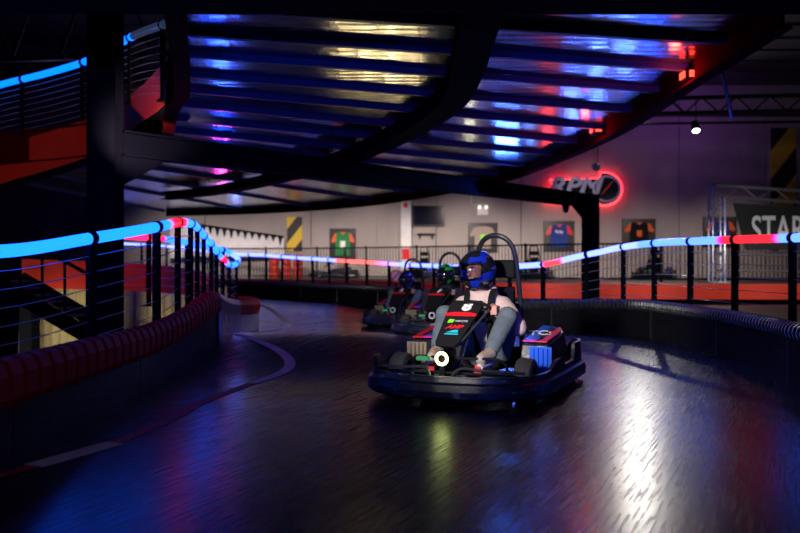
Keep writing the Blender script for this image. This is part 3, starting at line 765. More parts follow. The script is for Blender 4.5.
for k, (x, y) in enumerate(((274, 250), (286, 249), (298, 250))):
    c = P(x, y, 30.9); t = thing('tyre_stack', ['red painted tyre stack at the left end of the picket fence', 'red painted tyre stack under the left hazard panel', 'red painted tyre stack right beneath the left hazard stripes'][k], 'tyre stack', (c.x, c.y, .5), 0, 'red tyre stacks behind the fence')
    for q in range(4): MB().lathe([(.1, 0), (.18, .0), (.2, .08), (.2, .14), (.18, .22), (.1, .22)], (0, 0, q*.23), n=14).build('tyre', M['red_panel'], t, smooth=True)

# ------------------------------------------------------------------ truss gate and START banner
t = thing('truss_gantry', 'aluminium truss gantry frame carrying the black start banner', 'truss frame')
G = 21.9
def gp(x, y): return P(x, y, G)
zb = .5
xl, xr = gp(713, 0).x, gp(725, 0).x; zt1 = gp(0, 184).z; zt2 = zt1-.33; XE = 13.2
for X in (xl, xr):
    for dy in (0, .3): MB().tube([(X, G+dy, zb), (X, G+dy, zt1 if X == xl else zt2)], .026, 8).build('chord_tube', M['alu'], t)
def slope(X): return -(X-xl)*.0
for z in (zt1, zt2):
    for dy in (0, .3): MB().tube([(xl if z == zt1 else xr, G+dy, z), (XE, G+dy, z-.32)], .026, 8).build('chord_tube', M['alu'], t)
mb = MB(); k = 0; z = zb
while z < zt2-.3: mb.tube([(xl, G, z), (xr, G, z+.32)] if k % 2 == 0 else [(xr, G, z), (xl, G, z+.32)], .011, 6); mb.tube([(xl, G, z), (xl, G+.3, z+.3)], .011, 6); z += .32; k += 1
x = xr; k = 0
while x < XE-.4:
    zz = lambda X: -.32*(X-xl)/(XE-xl)
    mb.tube([(x, G, zt2+zz(x)), (x+.45, G, zt1+zz(x+.45))] if k % 2 == 0 else [(x, G, zt1+zz(x)), (x+.45, G, zt2+zz(x+.45))], .011, 6); x += .45; k += 1
mb.build('lattice', M['alu'], t)
for z in (gp(0, 254).z, gp(0, 270).z): MB().tube([(xl, G+.15, z), (XE, G+.15, z-.08)], .026, 8).build('lower_tube', M['alu'], t)
MB().box(((xl+xr)/2, G+.15, zb+.02), (.6, .6, .03)).build('foot_plate', M['alu'], t)
t = thing('start_banner', 'black banner reading START hung in the aluminium truss frame', 'banner')
bx0 = gp(733, 0).x; mb = MB(); mb.prism([(bx0, G-.0, gp(0, 203).z), (XE-.1, G, gp(0, 203).z-.22), (XE-.1, G, gp(0, 250).z), (bx0+.35, G, gp(0, 250).z)], (0, .02, 0)); mb.build('fabric', M['banner_black'], t)
text('START', 1.05, (gp(751, 0).x, G-.012, gp(0, 231).z), (1, 0, -.0), (0, 0, 1), M['white'], 'lettering', t, .002, .012, align='LEFT', sx=.6)

# round road sign behind the third kart
c = P(396, 276, 21.3); t = thing('road_sign', 'round red and white sign on a short post behind the rearmost kart', 'sign', (c.x, c.y, .0))
MB().lathe([(0, 0), (.17, 0), (.17, .02), (0, .02)], (0, 0, c.z), (0, -1, 0), 24).build('disc', M['red'], t)
MB().lathe([(0, .021), (.12, .021), (.12, .026), (0, .026)], (0, 0, c.z), (0, -1, 0), 24).build('face', M['white'], t)
MB().bar((-.09, -.035, c.z-.09), (.09, -.035, c.z+.09), .05, .012, up=(0, 1, 0)).build('slash', M['red'], t)
MB().tube([(0, .02, -.03), (0, .02, c.z)], .025, 8).build('post', M['matte_black'], t)
c = W(406, 254); o = MB().box((c.x, WY-.26, c.z), (.3, .03, .42)).build('fire_point_sign', M['red']); tag(o, 'small red fire point sign low on the white pilaster', 'sign')
c = W(405, 205.5); o = MB().lathe([(0, 0), (.1, 0), (.1, .08), (0, .1)], (c.x, WY-.242, c.z), (0, -1, 0), 14).build('alarm_bell', M['red'], smooth=True); tag(o, 'small round red alarm bell high on the white pilaster', 'alarm')

# ------------------------------------------------------------------ kart
def wheel(root, x, y, r, w, steer=0):
    t = MB(); ax = Vector((math.cos(steer), math.sin(steer), 0)); c = Vector((x, y, r))
    t.lathe([(r*.58, -w/2), (r*.82, -w/2), (r*.95, -w/2*.85), (r, -w/2*.5), (r, w/2*.5), (r*.95, w/2*.85), (r*.82, w/2), (r*.58, w/2)], c, ax, 24)
    o = t.build('wheel', M['rubber'], root, smooth=True)
    m2 = MB(); m2.lathe([(0, -w*.35), (r*.3, -w*.38), (r*.35, -w*.3), (r*.55, -w*.3), (r*.6, -w*.48), (r*.6, w*.48), (r*.55, w*.3), (r*.35, w*.3), (r*.3, w*.38), (0, w*.35)], c, ax, 20)
    m2.build('rim', M['dark_steel'], o, smooth=True)
def make_kart(label, loc, rz, number='8', lit=True, group=None, podcol='blue'):
    k = thing('racing_kart', label, 'kart', loc, rz, group)
    # frame
    mb = MB()
    for sx in (-1, 1):
        mb.tube(cr([(sx*.16, .86, .09), (sx*.2, .6, .08), (sx*.3, .1, .07), (sx*.32, -.7, .08)]), .016, 8)
        mb.tube(cr([(sx*.2, .5, .09), (sx*.5, .46, .14)]), .014, 8)
        mb.tube(cr([(sx*.3, .1, .08), (sx*.55, .05, .1), (sx*.55, -.5, .1), (sx*.32, -.6, .08)]), .014, 8)
    mb.tube([(-.52, -.52, .14), (.52, -.52, .14)], .02, 8); mb.tube([(-.3, .1, .08), (.3, .1, .08)], .014, 8)
    mb.tube([(-.2, .6, .09), (.2, .6, .09)], .014, 8)
    mb.build('chassis_frame', M['dark_steel'], k, smooth=True)
    MB().prism([(-.16, .9, .045), (.16, .9, .045), (.34, .3, .045), (.36, -.3, .045), (-.36, -.3, .045), (-.34, .3, .045)], (0, 0, .012)).build('floor_tray', M['matte_black'], k)
    # wraparound bumper
    loop = [(0, .97), (.30, .93), (.52, .80), (.62, .60), (.64, .3), (.645, -.05), (.64, -.4), (.63, -.7), (.55, -.88), (.3, -.93), (0, -.94), (-.3, -.93), (-.55, -.88), (-.63, -.7), (-.64, -.4), (-.645, -.05), (-.64, .3), (-.62, .60), (-.52, .80), (-.30, .93), (0, .97)]
    path = cr([(x, y, 0) for x, y in loop], .03)[:-1]
    def hz(p):
        y = p.y; ax = abs(p.x)
        h = .20
        h = h + .04*sst(.9, .8, y)*0
        if y > .45 and p.x > 0: h += .085*sst(.52, .58, ax)*(sst(.45, .55, y))
        h -= .05*(sst(.12, .2, y))*(1-sst(.38, .48, y))*(1 if ax > .5 else 0)*0
        h += .06*(1-sst(.2, .45, y))*sst(-.05, .1, y)
        h += .13*(1-sst(-.42, -.36, y))
        if y < -.82: h -= .10*(1-sst(.45, .58, ax))
        return h
    def bprof(i, p):
        h = hz(p); return [(.02, .035), (-.03, .035), (-.062, .06), (-.066, .10), (-.05, .145), (-.028, .158), (-.02, h-.012), (-.026, h-.008), (-.024, h), (.004, h), (.008, .16), (.0, .06)]
    mb = MB(); mb.sweep(path, None, pf=bprof, closed=True); mb.build('bumper', M['scuffed'], k, smooth=True).data.set_sharp_from_angle(angle=math.radians(22))
    mb = MB()
    for h1 in (.155,): mb.tube(cr([(-.56, .74, .215), (-.3, .86, .235), (-.12, .86, .235), (-.05, .93, .12), (.05, .93, .12), (.12, .86, .235), (.3, .86, .235), (.56, .74, .215)], .03), .011, 8)
    mb.build('front_hoop', M['hose'], k, smooth=True)
    mb = MB(); mb.prism([(-.26, .80, .19), (.26, .80, .19), (.5, .68, .17), (.36, .56, .16), (-.36, .56, .16), (-.5, .68, .17)], (0, 0, .02)); mb.build('nose_shelf', M['plastic'], k, bevel=.01)
    # fairing
    ox = .13
    fb = Vector((ox, .45, .37)); ftp = Vector((.035, .2, .69)); v = (ftp-fb).normalized(); u = Vector((-1, 0, 0)); w = u.cross(v).normalized()
    H = (ftp-fb).length
    def fp_(a, b, c=0): return fb+u*a+v*b+w*c
    outl = [(-.075, -.02), (.075, -.02), (.095, .02), (.135, H*.9), (.115, H), (-.115, H), (-.135, H*.9), (-.095, .02)]
    fr = MB().prism([fp_(a, b) for a, b in outl], -w*.035).build('front_fairing', M['matte_black'], k, bevel=.008)
    text(number, .11, fp_(.02, H*.84, .003), u, v, M['white'], 'race_number', fr, .001, .006, sx=1.25)
    MB().prism([fp_(-.125, H*.62, .001), fp_(.125, H*.62, .001), fp_(.128, H*.68, .001), fp_(.06, H*.71, .001), fp_(-.06, H*.71, .001), fp_(-.128, H*.68, .001)], w*.003).build('red_stripe', M['red'], fr)
    if number == '8':
        MB().prism([fp_(-.075, H*.46, .001), fp_(-.03, H*.47, .001), fp_(-.025, H*.54, .001), fp_(-.07, H*.55, .001)], w*.002).build('logo_patch', M['green'], fr)
        text('MONSTER', .022, fp_(.035, H*.505, .002), u, v, M['white'], 'sponsor_lettering', fr, .001)
        text('AMP', .05, fp_(.0, H*.37, .002), u, v, M['red'], 'sponsor_lettering', fr, .001, .002, shear=.3, sx=1.3)
        MB().prism([fp_(-.05, H*.20, .001), fp_(.06, H*.20, .001), fp_(.06, H*.225, .001), fp_(-.05, H*.225, .001)], w*.002).build('logo_bar', M['teal'], fr)
        MB().prism([fp_(-.04, H*.245, .001), fp_(.05, H*.245, .001), fp_(.045, H*.30, .001), fp_(.015, H*.31, .001), fp_(-.01, H*.28, .001)], w*.002).build('logo_mark', M['teal'], fr)
    mb = MB()
    for sx in (-1, 1): mb.tube([(ox+sx*.105, .42, .35), (ox+sx*.11, .62, .12)], .012, 8)
    mb.tube([(ox-.12, .42, .39), (-.12, .15, .62)], .010, 8)
    mb.build('fairing_bracket', M['hose'], k, smooth=True)
    # headlight
    c = Vector((.02, .80, .30)); hl = MB().lathe([(0, -.05), (.045, -.04), (.055, 0), (.05, .02)], c, (0, 1, .0), 20).build('headlight', M['matte_black'], k, smooth=True)
    MB().tube([c+Vector((math.cos(a*math.pi/10)*.04, .02, math.sin(a*math.pi/10)*.04)) for a in range(20)], .011, 8, closed=True).build('light_ring', M['headlight'] if lit else M['white'], hl, smooth=True)
    MB().box((.02, .80, .2), (.04, .04, .14)).build('headlight_bracket', M['matte_black'], k)
    MB().box((.17, .80, .295), (.09, .05, .03)).build('marker_light', M['marker_green'], k, bevel=.006)
    # pedals bar
    MB().tube(cr([(-.36, .45, .17), (-.33, .56, .275), (-.1, .62, .285), (.1, .62, .285), (.33, .56, .275), (.36, .45, .17)], .03), .011, 8).build('foot_bar', M['matte_black'], k, smooth=True)
    for sx in (-1, 1): MB().bar((sx*.18, .66, .08), (sx*.18, .60, .24), .05, .012).build('pedal', M['red'], k)
    # steering
    c = Vector((0, .14, .60)); nrm = Vector((0, -.62, .78)).normalized(); e1 = Vector((1, 0, 0)); e2 = nrm.cross(e1)
    sw = MB().tube([c+e1*math.cos(a*math.pi/14)*.15+e2*math.sin(a*math.pi/14)*.125 for a in range(28)], .014, 8, closed=True).build('steering_wheel', M['matte_black'], k, smooth=True)
    mb = MB(); mb.bar(c-e1*.15, c+e1*.15, .03, .012); mb.bar(c, c-e2*.12, .03, .012); mb.build('spokes', M['dark_steel'], sw)
    MB().tube([c, (0, .55, .18)], .013, 8).build('steering_column', M['chrome'], k, smooth=True)
    # seat
    mb = MB(); vs = []; fs = []; prf = [(.08, .12), (-.1, .085), (-.26, .10), (-.36, .2), (-.42, .38), (-.48, .58), (-.5, .64)]
    for i, (y, z) in enumerate(prf):
        hw = .19 if i > 1 else .17
        for a in (-1, -.85, -.5, 0, .5, .85, 1):
            vs.append((a*hw, y+(.07*(abs(a)**3) if i > 2 else 0), z+(.10*abs(a)**3 if i <= 3 else 0)))
    for i in range(len(prf)-1):
        for q in range(6): a = i*7+q; fs.append((a, a+1, a+8, a+7))
    mb.add(vs, fs); st = mb.build('seat', M['matte_black'], k, smooth=True); so = st.modifiers.new('s', 'SOLIDIFY'); so.thickness = .02
    # roll hoop
    mb = MB(); mb.tube(cr([(-.2, -.50, .10), (-.2, -.47, .5), (-.185, -.43, .85), (-.15, -.40, 1.10), (-.06, -.38, 1.20), (.06, -.38, 1.20), (.15, -.40, 1.10), (.185, -.43, .85), (.2, -.47, .5), (.2, -.50, .10)], .04), .022, 8)
    mb.build('roll_hoop', M['plastic'], k, smooth=True)
    MB().box((0, -.40, .93), (.34, .06, .15)).build('headrest', M['matte_black'], k, bevel=.02)
    MB().box((0, -.45, .70), (.30, .05, .16)).build('seat_back_plate', M['black_steel'], k, bevel=.01)
    # side pods
    for sx in (-1, 1):
        mb = MB()
        base = [(.34, .13), (.60, .10), (.60, -.55), (.56, -.64), (.34, -.62)]
        tp = [(.36, .10, .355), (.56, .08, .355), (.575, -.40, .42), (.50, -.62, .44), (.36, -.60, .43)]
        vs = [(sx*x, y, .09) for x, y in base]+[(sx*x, y, z) for x, y, z in tp]
        mb.add(vs, [(0, 1, 2, 3, 4), (5, 6, 7, 8, 9)]+[(i, (i+1) % 5, 5+(i+1) % 5, 5+i) for i in range(5)])
        pod = mb.build('side_pod', M['plastic'], k, bevel=.012)
        def tpz(y): return .36+(.085*(.1-y)/.7) if y > -.62 else .445
        def slab(pts, m, nm, dz=.006):
            return MB().prism([(sx*x, y, tpz(y)+dz+.003) for x, y in pts], (0, 0, .008)).build(nm, m, pod)
        slab([(.365, .06), (.47, .06), (.47, -.52), (.365, -.56)], M['blue'], 'blue_panel', .005)
        slab([(.365, .085), (.47, .08), (.47, .03), (.365, .03)], M['magenta'], 'magenta_stripe', .009)
        slab([(.47, .085), (.555, .08), (.565, -.38), (.53, -.48), (.50, -.30), (.50, .0)], M['red'], 'red_stripe', .007)
        slab([(.44, -.12), (.50, .0), (.50, -.42), (.45, -.50)], M['matte_black'], 'black_panel', .008)
        if sx == -1:
            text('TC', .12, (sx*.43, -.15, tpz(-.15)+.009), (.10, 1, -.1), (1, -.1, 0), M['white'], 'lettering', pod, .001, .005, sx=1.1) if False else text('TC:', .24, (sx*.43, -.20, tpz(-.20)+.024), (-1, -.22, .02), (.22, -1, .12), M['white'], 'lettering', pod, .001, .006, sx=.5)
        gr = MB()
        for q in range(4): gr.box((sx*(.455+q*.035), .118, .23), (.014, .03, .20))
        gr.box((sx*.51, .105, .23), (.17, .01, .22)); gr.build('radiator_grille', M['blue'] if sx < 0 else M['khaki'], pod)
    MB().box((.27, -.52, .27), (.22, .26, .26)).build('engine_cover', M['dark_steel'], k, bevel=.02)
    for sx in (-1, 1):
        wheel(k, sx*.49, .45, .145, .13, .0); wheel(k, sx*.46, -.52, .15, .17)
    return k

# ------------------------------------------------------------------ drivers
def ell(mb, c, r, R=None): mb.ball(c, r, 16, R)
def make_driver(label, loc, rz, headyaw, headlean, shirt, trousers, shell, accent, face=True, sleeve_extra=None, shoe=None, visor_m=None, drop=0, thr=.12):
    p = thing('person', label, 'person', loc, rz)
    hx = headlean
    hips = Vector((0, -.24, .20)); chest = Vector((hx*.4, -.2, .48)); shl = {s: Vector((s*.17+hx*.7, -.17, .65)) for s in (-1, 1)}
    neck0 = Vector((hx*.8, -.15, .71)); head = Vector((hx, -.05, .91))
    hand = {1: Vector((.155, .13, .61)), -1: Vector((-.155, .13, .61))}
    elb = {s: Vector((s*.31+hx*.3, -.03, .49)) for s in (-1, 1)}
    knee = {s: Vector((s*.26, .13, .57)) for s in (-1, 1)}
    ank = {s: Vector((s*.21, .41, .32)) for s in (-1, 1)}
    toe = {s: Vector((s*.19, .55, .30)) for s in (-1, 1)}
    for v_ in [chest, neck0, head]+list(shl.values())+list(elb.values()): v_.z -= drop*(.5 if v_ is chest else 1)
    RY = Matrix.Rotation(headyaw, 3, 'Z'); HR = RY @ Matrix.Rotation(-.08, 3, 'X')
    def hp(v): return head+HR @ Vector(v)
    # body, one surface: pelvis, torso, limbs, neck, head with features, hands with fingers
    b = MB()
    b.limb([hips, hips.lerp(chest, .5), chest, neck0-Vector((0, 0, .04))], [.13, .11, .13, .07])
    b.limb([neck0, head-Vector((0, .02, .05))], [.052, .05])
    for s in (-1, 1):
        b.limb([neck0-Vector((0, 0, .05)), shl[s]], [.06, .055]); b.limb([shl[s], elb[s], hand[s]-Vector((s*-.01, .06, .01))], [.05, .038, .025])
        b.limb([hips+Vector((s*.08, 0, 0)), knee[s], ank[s]], [.08, .055, .035]); b.limb([ank[s], toe[s]], [.035, .03])
        h = hand[s]; palm = Matrix.Identity(3)
        b.ball(h+Vector((s*.012, -.03, .005)), (.026, .045, .036))
        for q in range(4):
            z = .03-q*.019; L_ = (.9, 1, .95, .75)[q]
            k0 = h+Vector((s*.02, .012, z*.95)); k1 = h+Vector((s*.024, .03+.014*L_, z)); k2 = h+Vector((-s*.006, .040+.014*L_, z)); k3 = h+Vector((-s*.026, .022, z-.002))
            b.limb([k0, k1, k2, k3], [.0105, .0098, .009, .008], 8)
        b.limb([h+Vector((s*.0, -.035, .03)), h+Vector((-s*.02, -.015, .045)), h+Vector((-s*.028, .012, .038))], [.012, .0105, .009], 8)
    # head
    ell(b, hp((0, -.015, .03)), (.075, .092, .095), HR); ell(b, hp((0, .015, -.04)), (.058, .068, .065), HR); ell(b, hp((0, .055, -.085)), (.028, .026, .02), HR)
    b.limb([hp((0, .078, .018)), hp((0, .097, -.018))], [.009, .0135], 8)
    for s in (-1, 1): ell(b, hp((s*.014, .09, -.02)), (.008, .008, .007), HR); ell(b, hp((s*.077, -.012, .0)), (.008, .02, .028), HR); ell(b, hp((s*.03, .074, .038)), (.024, .01, .008), HR)
    ell(b, hp((0, .082, -.047)), (.022, .008, .005), HR); ell(b, hp((0, .081, -.056)), (.019, .008, .006), HR)
    body = remeshed(b, 'body', M['skin'], .0065, 2, p, .4)
    for s in (-1, 1):
        e = MB(); e.ball(hp((s*.031, .066, .018)), .0145, 14); o = e.build('eye', M['eye'], p, smooth=True)
        MB().ball(hp((s*.031+.003*0, .0775, .018)), .0068, 10).build('iris', M['iris'], o, smooth=True)
        MB().tube([hp((s*.014, .084, .037)), hp((s*.03, .086, .043)), hp((s*.048, .077, .036))], .0035, 6).build('eyebrow', M['hair'], p)
    hm = MB(); ell(hm, hp((0, -.03, .04)), (.08, .09, .092), HR); ell(hm, hp((0, -.07, -.03)), (.07, .045, .07), HR); hm.build('hair', M['hair'], p, smooth=True)
    # hoodie
    g = MB(); 
    g.limb([hips+Vector((0, 0, .02)), hips.lerp(chest, .5), chest, neck0-Vector((0, .0, .06))], [.14, .13, .145, .09])
    for s in (-1, 1):
        g.limb([neck0-Vector((0, 0, .055)), shl[s]-Vector((0, 0, .01))], [.075, .072]); g.limb([shl[s]-Vector((0, 0, .01)), shl[s].lerp(elb[s], .5), elb[s], elb[s].lerp(hand[s], .55), elb[s].lerp(hand[s], .82)], [.072, .07, .066, .055, .042])
        g.ball(elb[s]+Vector((0, -.01, -.02)), .07)
    # folds
    for q in range(14):
        a = random.random()*6.28; z = .25+random.random()*.4; c0 = Vector((math.cos(a)*.125, -.2+math.sin(a)*.12, z)); g.limb([c0, c0+Vector((random.uniform(-.08, .08), 0, random.uniform(-.05, .05)))], [.02, .016], 8)
    # collar / hood roll
    hood = [neck0+Vector((math.cos(a)*.09, -.02+math.sin(a)*.09, .035-.03*math.sin(a))) for a in [i*math.pi/8 for i in range(16)]]
    g.tube(hood, .036, 10, closed=True); g.tube([q+Vector((0, 0, -.045)) for q in hood], .045, 10, closed=True); g.ball(neck0+Vector((0, -.11, -.02)), (.13, .07, .08))
    top_ = remeshed(g, 'hoodie', shirt, .011, 3, p, .5)
    for s in (-1, 1):
        c0 = elb[s].lerp(hand[s], .80); c1 = elb[s].lerp(hand[s], .87); MB().tube([c0, c1], .041, 12).build('cuff', shirt, p, smooth=True)
    # trousers
    g = MB()
    for s in (-1, 1):
        g.limb([hips+Vector((s*.08, .02, -.0)), (hips+Vector((s*.08, .02, 0))).lerp(knee[s], .5), knee[s], knee[s].lerp(ank[s], .5), knee[s].lerp(ank[s], .88)], [.10, .092, .076, .068, .06])
    g.ball(hips, (.17, .14, .11))
    remeshed(g, 'trousers', trousers, .011, 3, p)
    for s in (-1, 1):
        g = MB(); dirn = (toe[s]-ank[s]).normalized()
        g.limb([ank[s]+Vector((0, -.02, -.01)), ank[s]+Vector((0, .03, -.02)), toe[s]+Vector((0, .03, -.02))], [.048, .052, .04]); g.limb([ank[s]+Vector((0, -.03, -.045)), toe[s]+Vector((0, .02, -.045))], [.035, .035])
        so = remeshed(g, 'shoe', shoe or M['shoe'], .009, 2, p)
        MB().tube([ank[s]+Vector((0, -.055, -.075)), ank[s]+Vector((0, .03, -.085)), toe[s]+Vector((0, .06, -.075))], [.03, .034, .026], 10).build('sole', M['white_shoe'], so, smooth=True)
        MB().limb([ank[s]+Vector((0, -.02, .02)), ank[s].lerp(knee[s], .15)], [.043, .043]).build('sock', M['white_shoe'], p, smooth=True)
    # watch on the left wrist
    s = -1; c0 = elb[s].lerp(hand[s], .89); c1 = elb[s].lerp(hand[s], .94); MB().tube([c0, c1], .033, 14).build('watch', M['matte_black'], p, smooth=True)
    # belt straps
    for s in (-1, 1):
        f0 = Vector((hx*.8+s*.09, -.22, .76)); MB().sweep([f0], [(0, 0)]) if False else None
        pts = cr([(hx*.8+s*.11, -.24, .765-drop), (hx*.75+s*.105, -.12, .765-drop), (hx*.6+s*.10, -.025, .66-drop), (hx*.4+s*.085, -.02, .50-drop*.6), (s*.06, -.045, .33), (s*.03, -.06, .22)], .03)
        vs = []; fs = []
        for q in pts: vs += [q+Vector((-.024, 0, 0)), q+Vector((.024, 0, 0))]
        for i in range(len(pts)-1): fs.append((2*i, 2*i+1, 2*i+3, 2*i+2))
        o = MB().add(vs, fs).build('harness_strap', M['matte_black'], p); mo = o.modifiers.new('s', 'SOLIDIFY'); mo.thickness = .006
    o = MB().box((hx*.5, -.015, .56), (.09, .02, .04)).build('harness_buckle', M['dark_steel'], p)
    # helmet
    def hsurf(az, el, k=1.0):
        ce, se = math.cos(el), math.sin(el); x = math.sin(az)*ce; y = math.cos(az)*ce; z = se
        rx, ry, rz_ = .138, .165, .158
        if y > 0: ry += .012*(1-abs(z))
        yy = y*ry; xx = x*rx; zz = z*rz_
        if z < 0:
            f = -z
            if y > 0: yy += .028*f*y; 
            xx *= 1-.10*f; zz = z*.168
        return hp((xx*k, yy*k-.008, zz*k+.012))
    def inopen(az, el): return abs(az) < 1.12 and -.42+.10*abs(az) < el < .43
    NA, NE = 112, 72; mb = MB(); vid = {}
    e0 = -1.02
    for i in range(NE+1):
        el = e0+(math.pi/2-e0)*i/NE
        for j_ in range(NA): vid[i, j_] = len(mb.v); az = -math.pi+2*math.pi*j_/NA; mb.v.append(tuple(hsurf(az, el)))
    for i in range(NE):
        el = e0+(math.pi/2-e0)*(i+.5)/NE
        for j_ in range(NA):
            az = -math.pi+2*math.pi*(j_+.5)/NA
            if inopen(az, el): continue
            mb.f.append((vid[i, j_], vid[i, (j_+1) % NA], vid[i+1, (j_+1) % NA], vid[i+1, j_]))
            n_ = math.sin(az*2.2+el*5.5+.4)*.7+math.sin(el*9-az*3.1+math.sin(az*5)*.5)*.4
            mb.mi.append(1 if n_ > thr and not (abs(az) < .5 and el < -.4) else 0)
    hel = mb.build('helmet', [M['gloss_black'], accent], p, smooth=True); so = hel.modifiers.new('s', 'SOLIDIFY'); so.thickness = .014; so.offset = -1
    mb = MB(); vs = []; fs = []
    A_, E_ = 24, 10
    for i in range(E_+1):
        for j_ in range(A_+1): vs.append(hsurf(-1.2+2.4*j_/A_, -.46+.94*i/E_, 1.018))
    for i in range(E_):
        for j_ in range(A_): a = i*(A_+1)+j_; fs.append((a, a+1, a+A_+2, a+A_+1))
    mb.add(vs, fs); mb.build('visor', visor_m or M['visor'], hel, smooth=True)
    for s in (-1, 1): MB().lathe([(0, 0), (.022, 0), (.022, .012), (0, .014)], hsurf(s*1.25, .05, 1.0), HR @ Vector((s, 0, 0)), 14).build('visor_pivot', M['matte_black'], hel)
    # straps and pads, chin vent
    MB().bar(hsurf(-.25, -.62, 1.02), hsurf(.25, -.62, 1.02), .012, .02).build('chin_vent', M['matte_black'], hel)
    MB().lathe([(.072, 0), (.085, -.010), (.08, -.024), (.068, -.018), (.072, 0)], hp((0, -.01, -.11)), HR @ Vector((0, 0, 1)), 24).build('neck_roll', M['matte_black'], hel, smooth=True)
    return p
M['gloss_black'] = mat('helmet_gloss_black', (.01, .011, .016), .12, coat=1)
M['helmet_blue'] = mat('helmet_blue', (.008, .025, .38), .15, coat=1)
M['helmet_green'] = mat('helmet_green', (.02, .5, .06), .2, coat=.6)
M['dark_visor'] = mat('smoked_visor', (.01, .01, .012), .08, coat=1)
HD = math.radians(24)
KO = (.645, 6.38, 0)
rzk = math.radians(180-24)
make_kart('black racing kart number 8 with lit yellow headlight, nearest on the track', KO, rzk, '8')
make_driver('person in a beige hoodie and blue and black helmet driving the nearest kart', KO, rzk, -math.radians(28), .05, M['hoodie'], M['denim'], None, M['helmet_blue'])
rz2 = math.radians(180-15)
k2 = (P(445, 300, 12.2).x, 12.2, -.05)
make_kart('dark racing kart number 7 following the nearest kart, driver in green helmet', k2, rz2, '7', lit=False)
make_driver('person in black clothes and a green and black helmet driving the second kart', k2, rz2, -math.radians(0), 0, M['dark_cloth'], M['dark_cloth'], None, M['helmet_green'], visor_m=M['dark_visor'], drop=.04, thr=-.3, shoe=M['dark_cloth'])
rz3 = math.radians(180-17)
k3 = (P(407, 300, 14.9).x, 14.9, -.12)
make_kart('dark racing kart number 3 rearmost of the three on the track', k3, rz3, '3', lit=False)
make_driver('person in dark jacket and blue and black helmet driving the rearmost kart', k3, rz3, -math.radians(10), .03, M['dark_cloth'], M['denim'], None, M['helmet_blue'], visor_m=M['dark_visor'], drop=.09, thr=-.2, shoe=M['dark_cloth'])

# parked karts behind the fence, copies
src = next(o for o in bpy.data.objects if o.name == 'racing_kart.001')
def copytree(o, parent=None):
    c = o.copy(); C.objects.link(c)
    if parent: c.parent = parent
    for ch in o.children: copytree(ch, c)
    return c
for (x, y, dd, a, lab) in [(531, 0, 28.8, 160, 'kart parked behind the picket fence below the blue jersey'), (419, 0, 30.2, 150, 'kart parked behind the picket fence below the television'), (335, 0, 31.2, 92, 'kart parked behind the picket fence near the green jersey'), (652, 0, 27.5, 155, 'kart parked behind the picket fence below the black and orange jersey')]:
    c = copytree(src); q = P(x, 300, dd); c.location = (q.x, dd-.2, .5); c.rotation_euler = (0, 0, math.radians(a)); c['label'] = lab; c['group'] = 'karts parked on the platform'

# ------------------------------------------------------------------ lamps
def light(kind, name, loc, energy, col, target=None, size=.2, spot=60, blend=.5, size_y=None):
    l = bpy.data.lights.new(name, kind); l.energy = energy; l.color = col
    if kind == 'AREA':
        l.size = size
        if size_y: l.shape = 'RECTANGLE'; l.size_y = size_y
    else: l.shadow_soft_size = size
    if kind == 'SPOT': l.spot_size = math.radians(spot); l.spot_blend = blend
    o = bpy.data.objects.new(name, l); C.objects.link(o); o.location = loc
    if target is not None: o.rotation_euler = (Vector(target)-Vector(loc)).to_track_quat('-Z', 'Y').to_euler()
    return o
# wall washers
for k, (x, e) in enumerate(((-8, 90), (-4.5, 100), (-1, 130), (2.5, 150), (6, 95), (9.5, 48), (13, 45))):
    light('SPOT', 'wall_washer_light', (x, 27.3, 3.5), e*7.5, (1, .83, .74), (x, 32, .1), .15, 88, 1)
light('AREA', 'purple_wash_light', (11, 28.6, 7.2), 22, (.5, .12, 1), (10, 32, 6), 1.0)
light('AREA', 'purple_wash_light', (4, 28.6, 7.2), 16, (.6, .2, 1), (6, 32, 5), 1.0)
# red fascia lighting
for x, y in ((2.6, 20.0), (5, 19.2), (7.6, 18.8), (10.4, 18.6)): light('SPOT', 'platform_light', (x, y-.3, 1.9), 150, (1, .92, .85), (x+.2, y+1.9, .25), .1, 90, .6)
# strong white spot giving the long floor streak
def can(loc, label, m, r=.14, dirn=(0, -.5, -1)):
    t = thing('ceiling_spotlight', label, 'spotlight', loc)
    MB().lathe([(0, -.02), (r*.9, -.02), (r, .05), (r*.7, .3), (0, .32)], (0, 0, 0), tuple(-Vector(dirn).normalized()), 18).build('housing', M['matte_black'], t, smooth=True)
    MB().lathe([(0, -.024), (r*.8, -.024), (r*.8, -.035), (0, -.035)], (0, 0, 0), tuple(-Vector(dirn).normalized()), 18).build('lens', m, t)
    MB().tube([(0, 0, .2), (0, 0, 1.0)], .015, 6).build('stem', M['matte_black'], t)
    return t
c = P(640, 96, 30); can(tuple(c), 'white spotlight high by the back wall, behind the dark red edge girder', M['lamp_white2'], .2)
c = P(696, 130, 24); can(tuple(c), 'small white spotlight hanging near the back wall at upper right', M['lamp_white'], .13)
light('AREA', 'white_spot', tuple(P(640, 99, 29.8)), 240, (1, .95, .85), (2.4, 6.5, 0), .26)
# red fixtures on the edge girder
for (x, y, dd, lab) in ((601, 129, 10.9, 'red lamp glowing on the dark red edge girder above the column'), (696, 74, 7.6, 'red lamp on the dark red edge girder near the slanting strut')):
    c = P(x, y, dd); t = thing('red_lamp', lab, 'lamp', (c.x-.06, c.y, c.z-.02))
    MB().box((0, 0, 0), (.14, .2, .12)).build('housing', M['matte_black'], t, bevel=.01); MB().box((-.075, -.02, -.0), (.02, .12, .06)).build('lens', M['lamp_red'], t); MB().box((0, -.105, 0), (.08, .02, .06)).build('lens', M['lamp_red'], t)
    light('POINT', 'red_glow_light', (c.x-.25, c.y-.15, 2.68), 5, (1, .05, .03), size=.05)
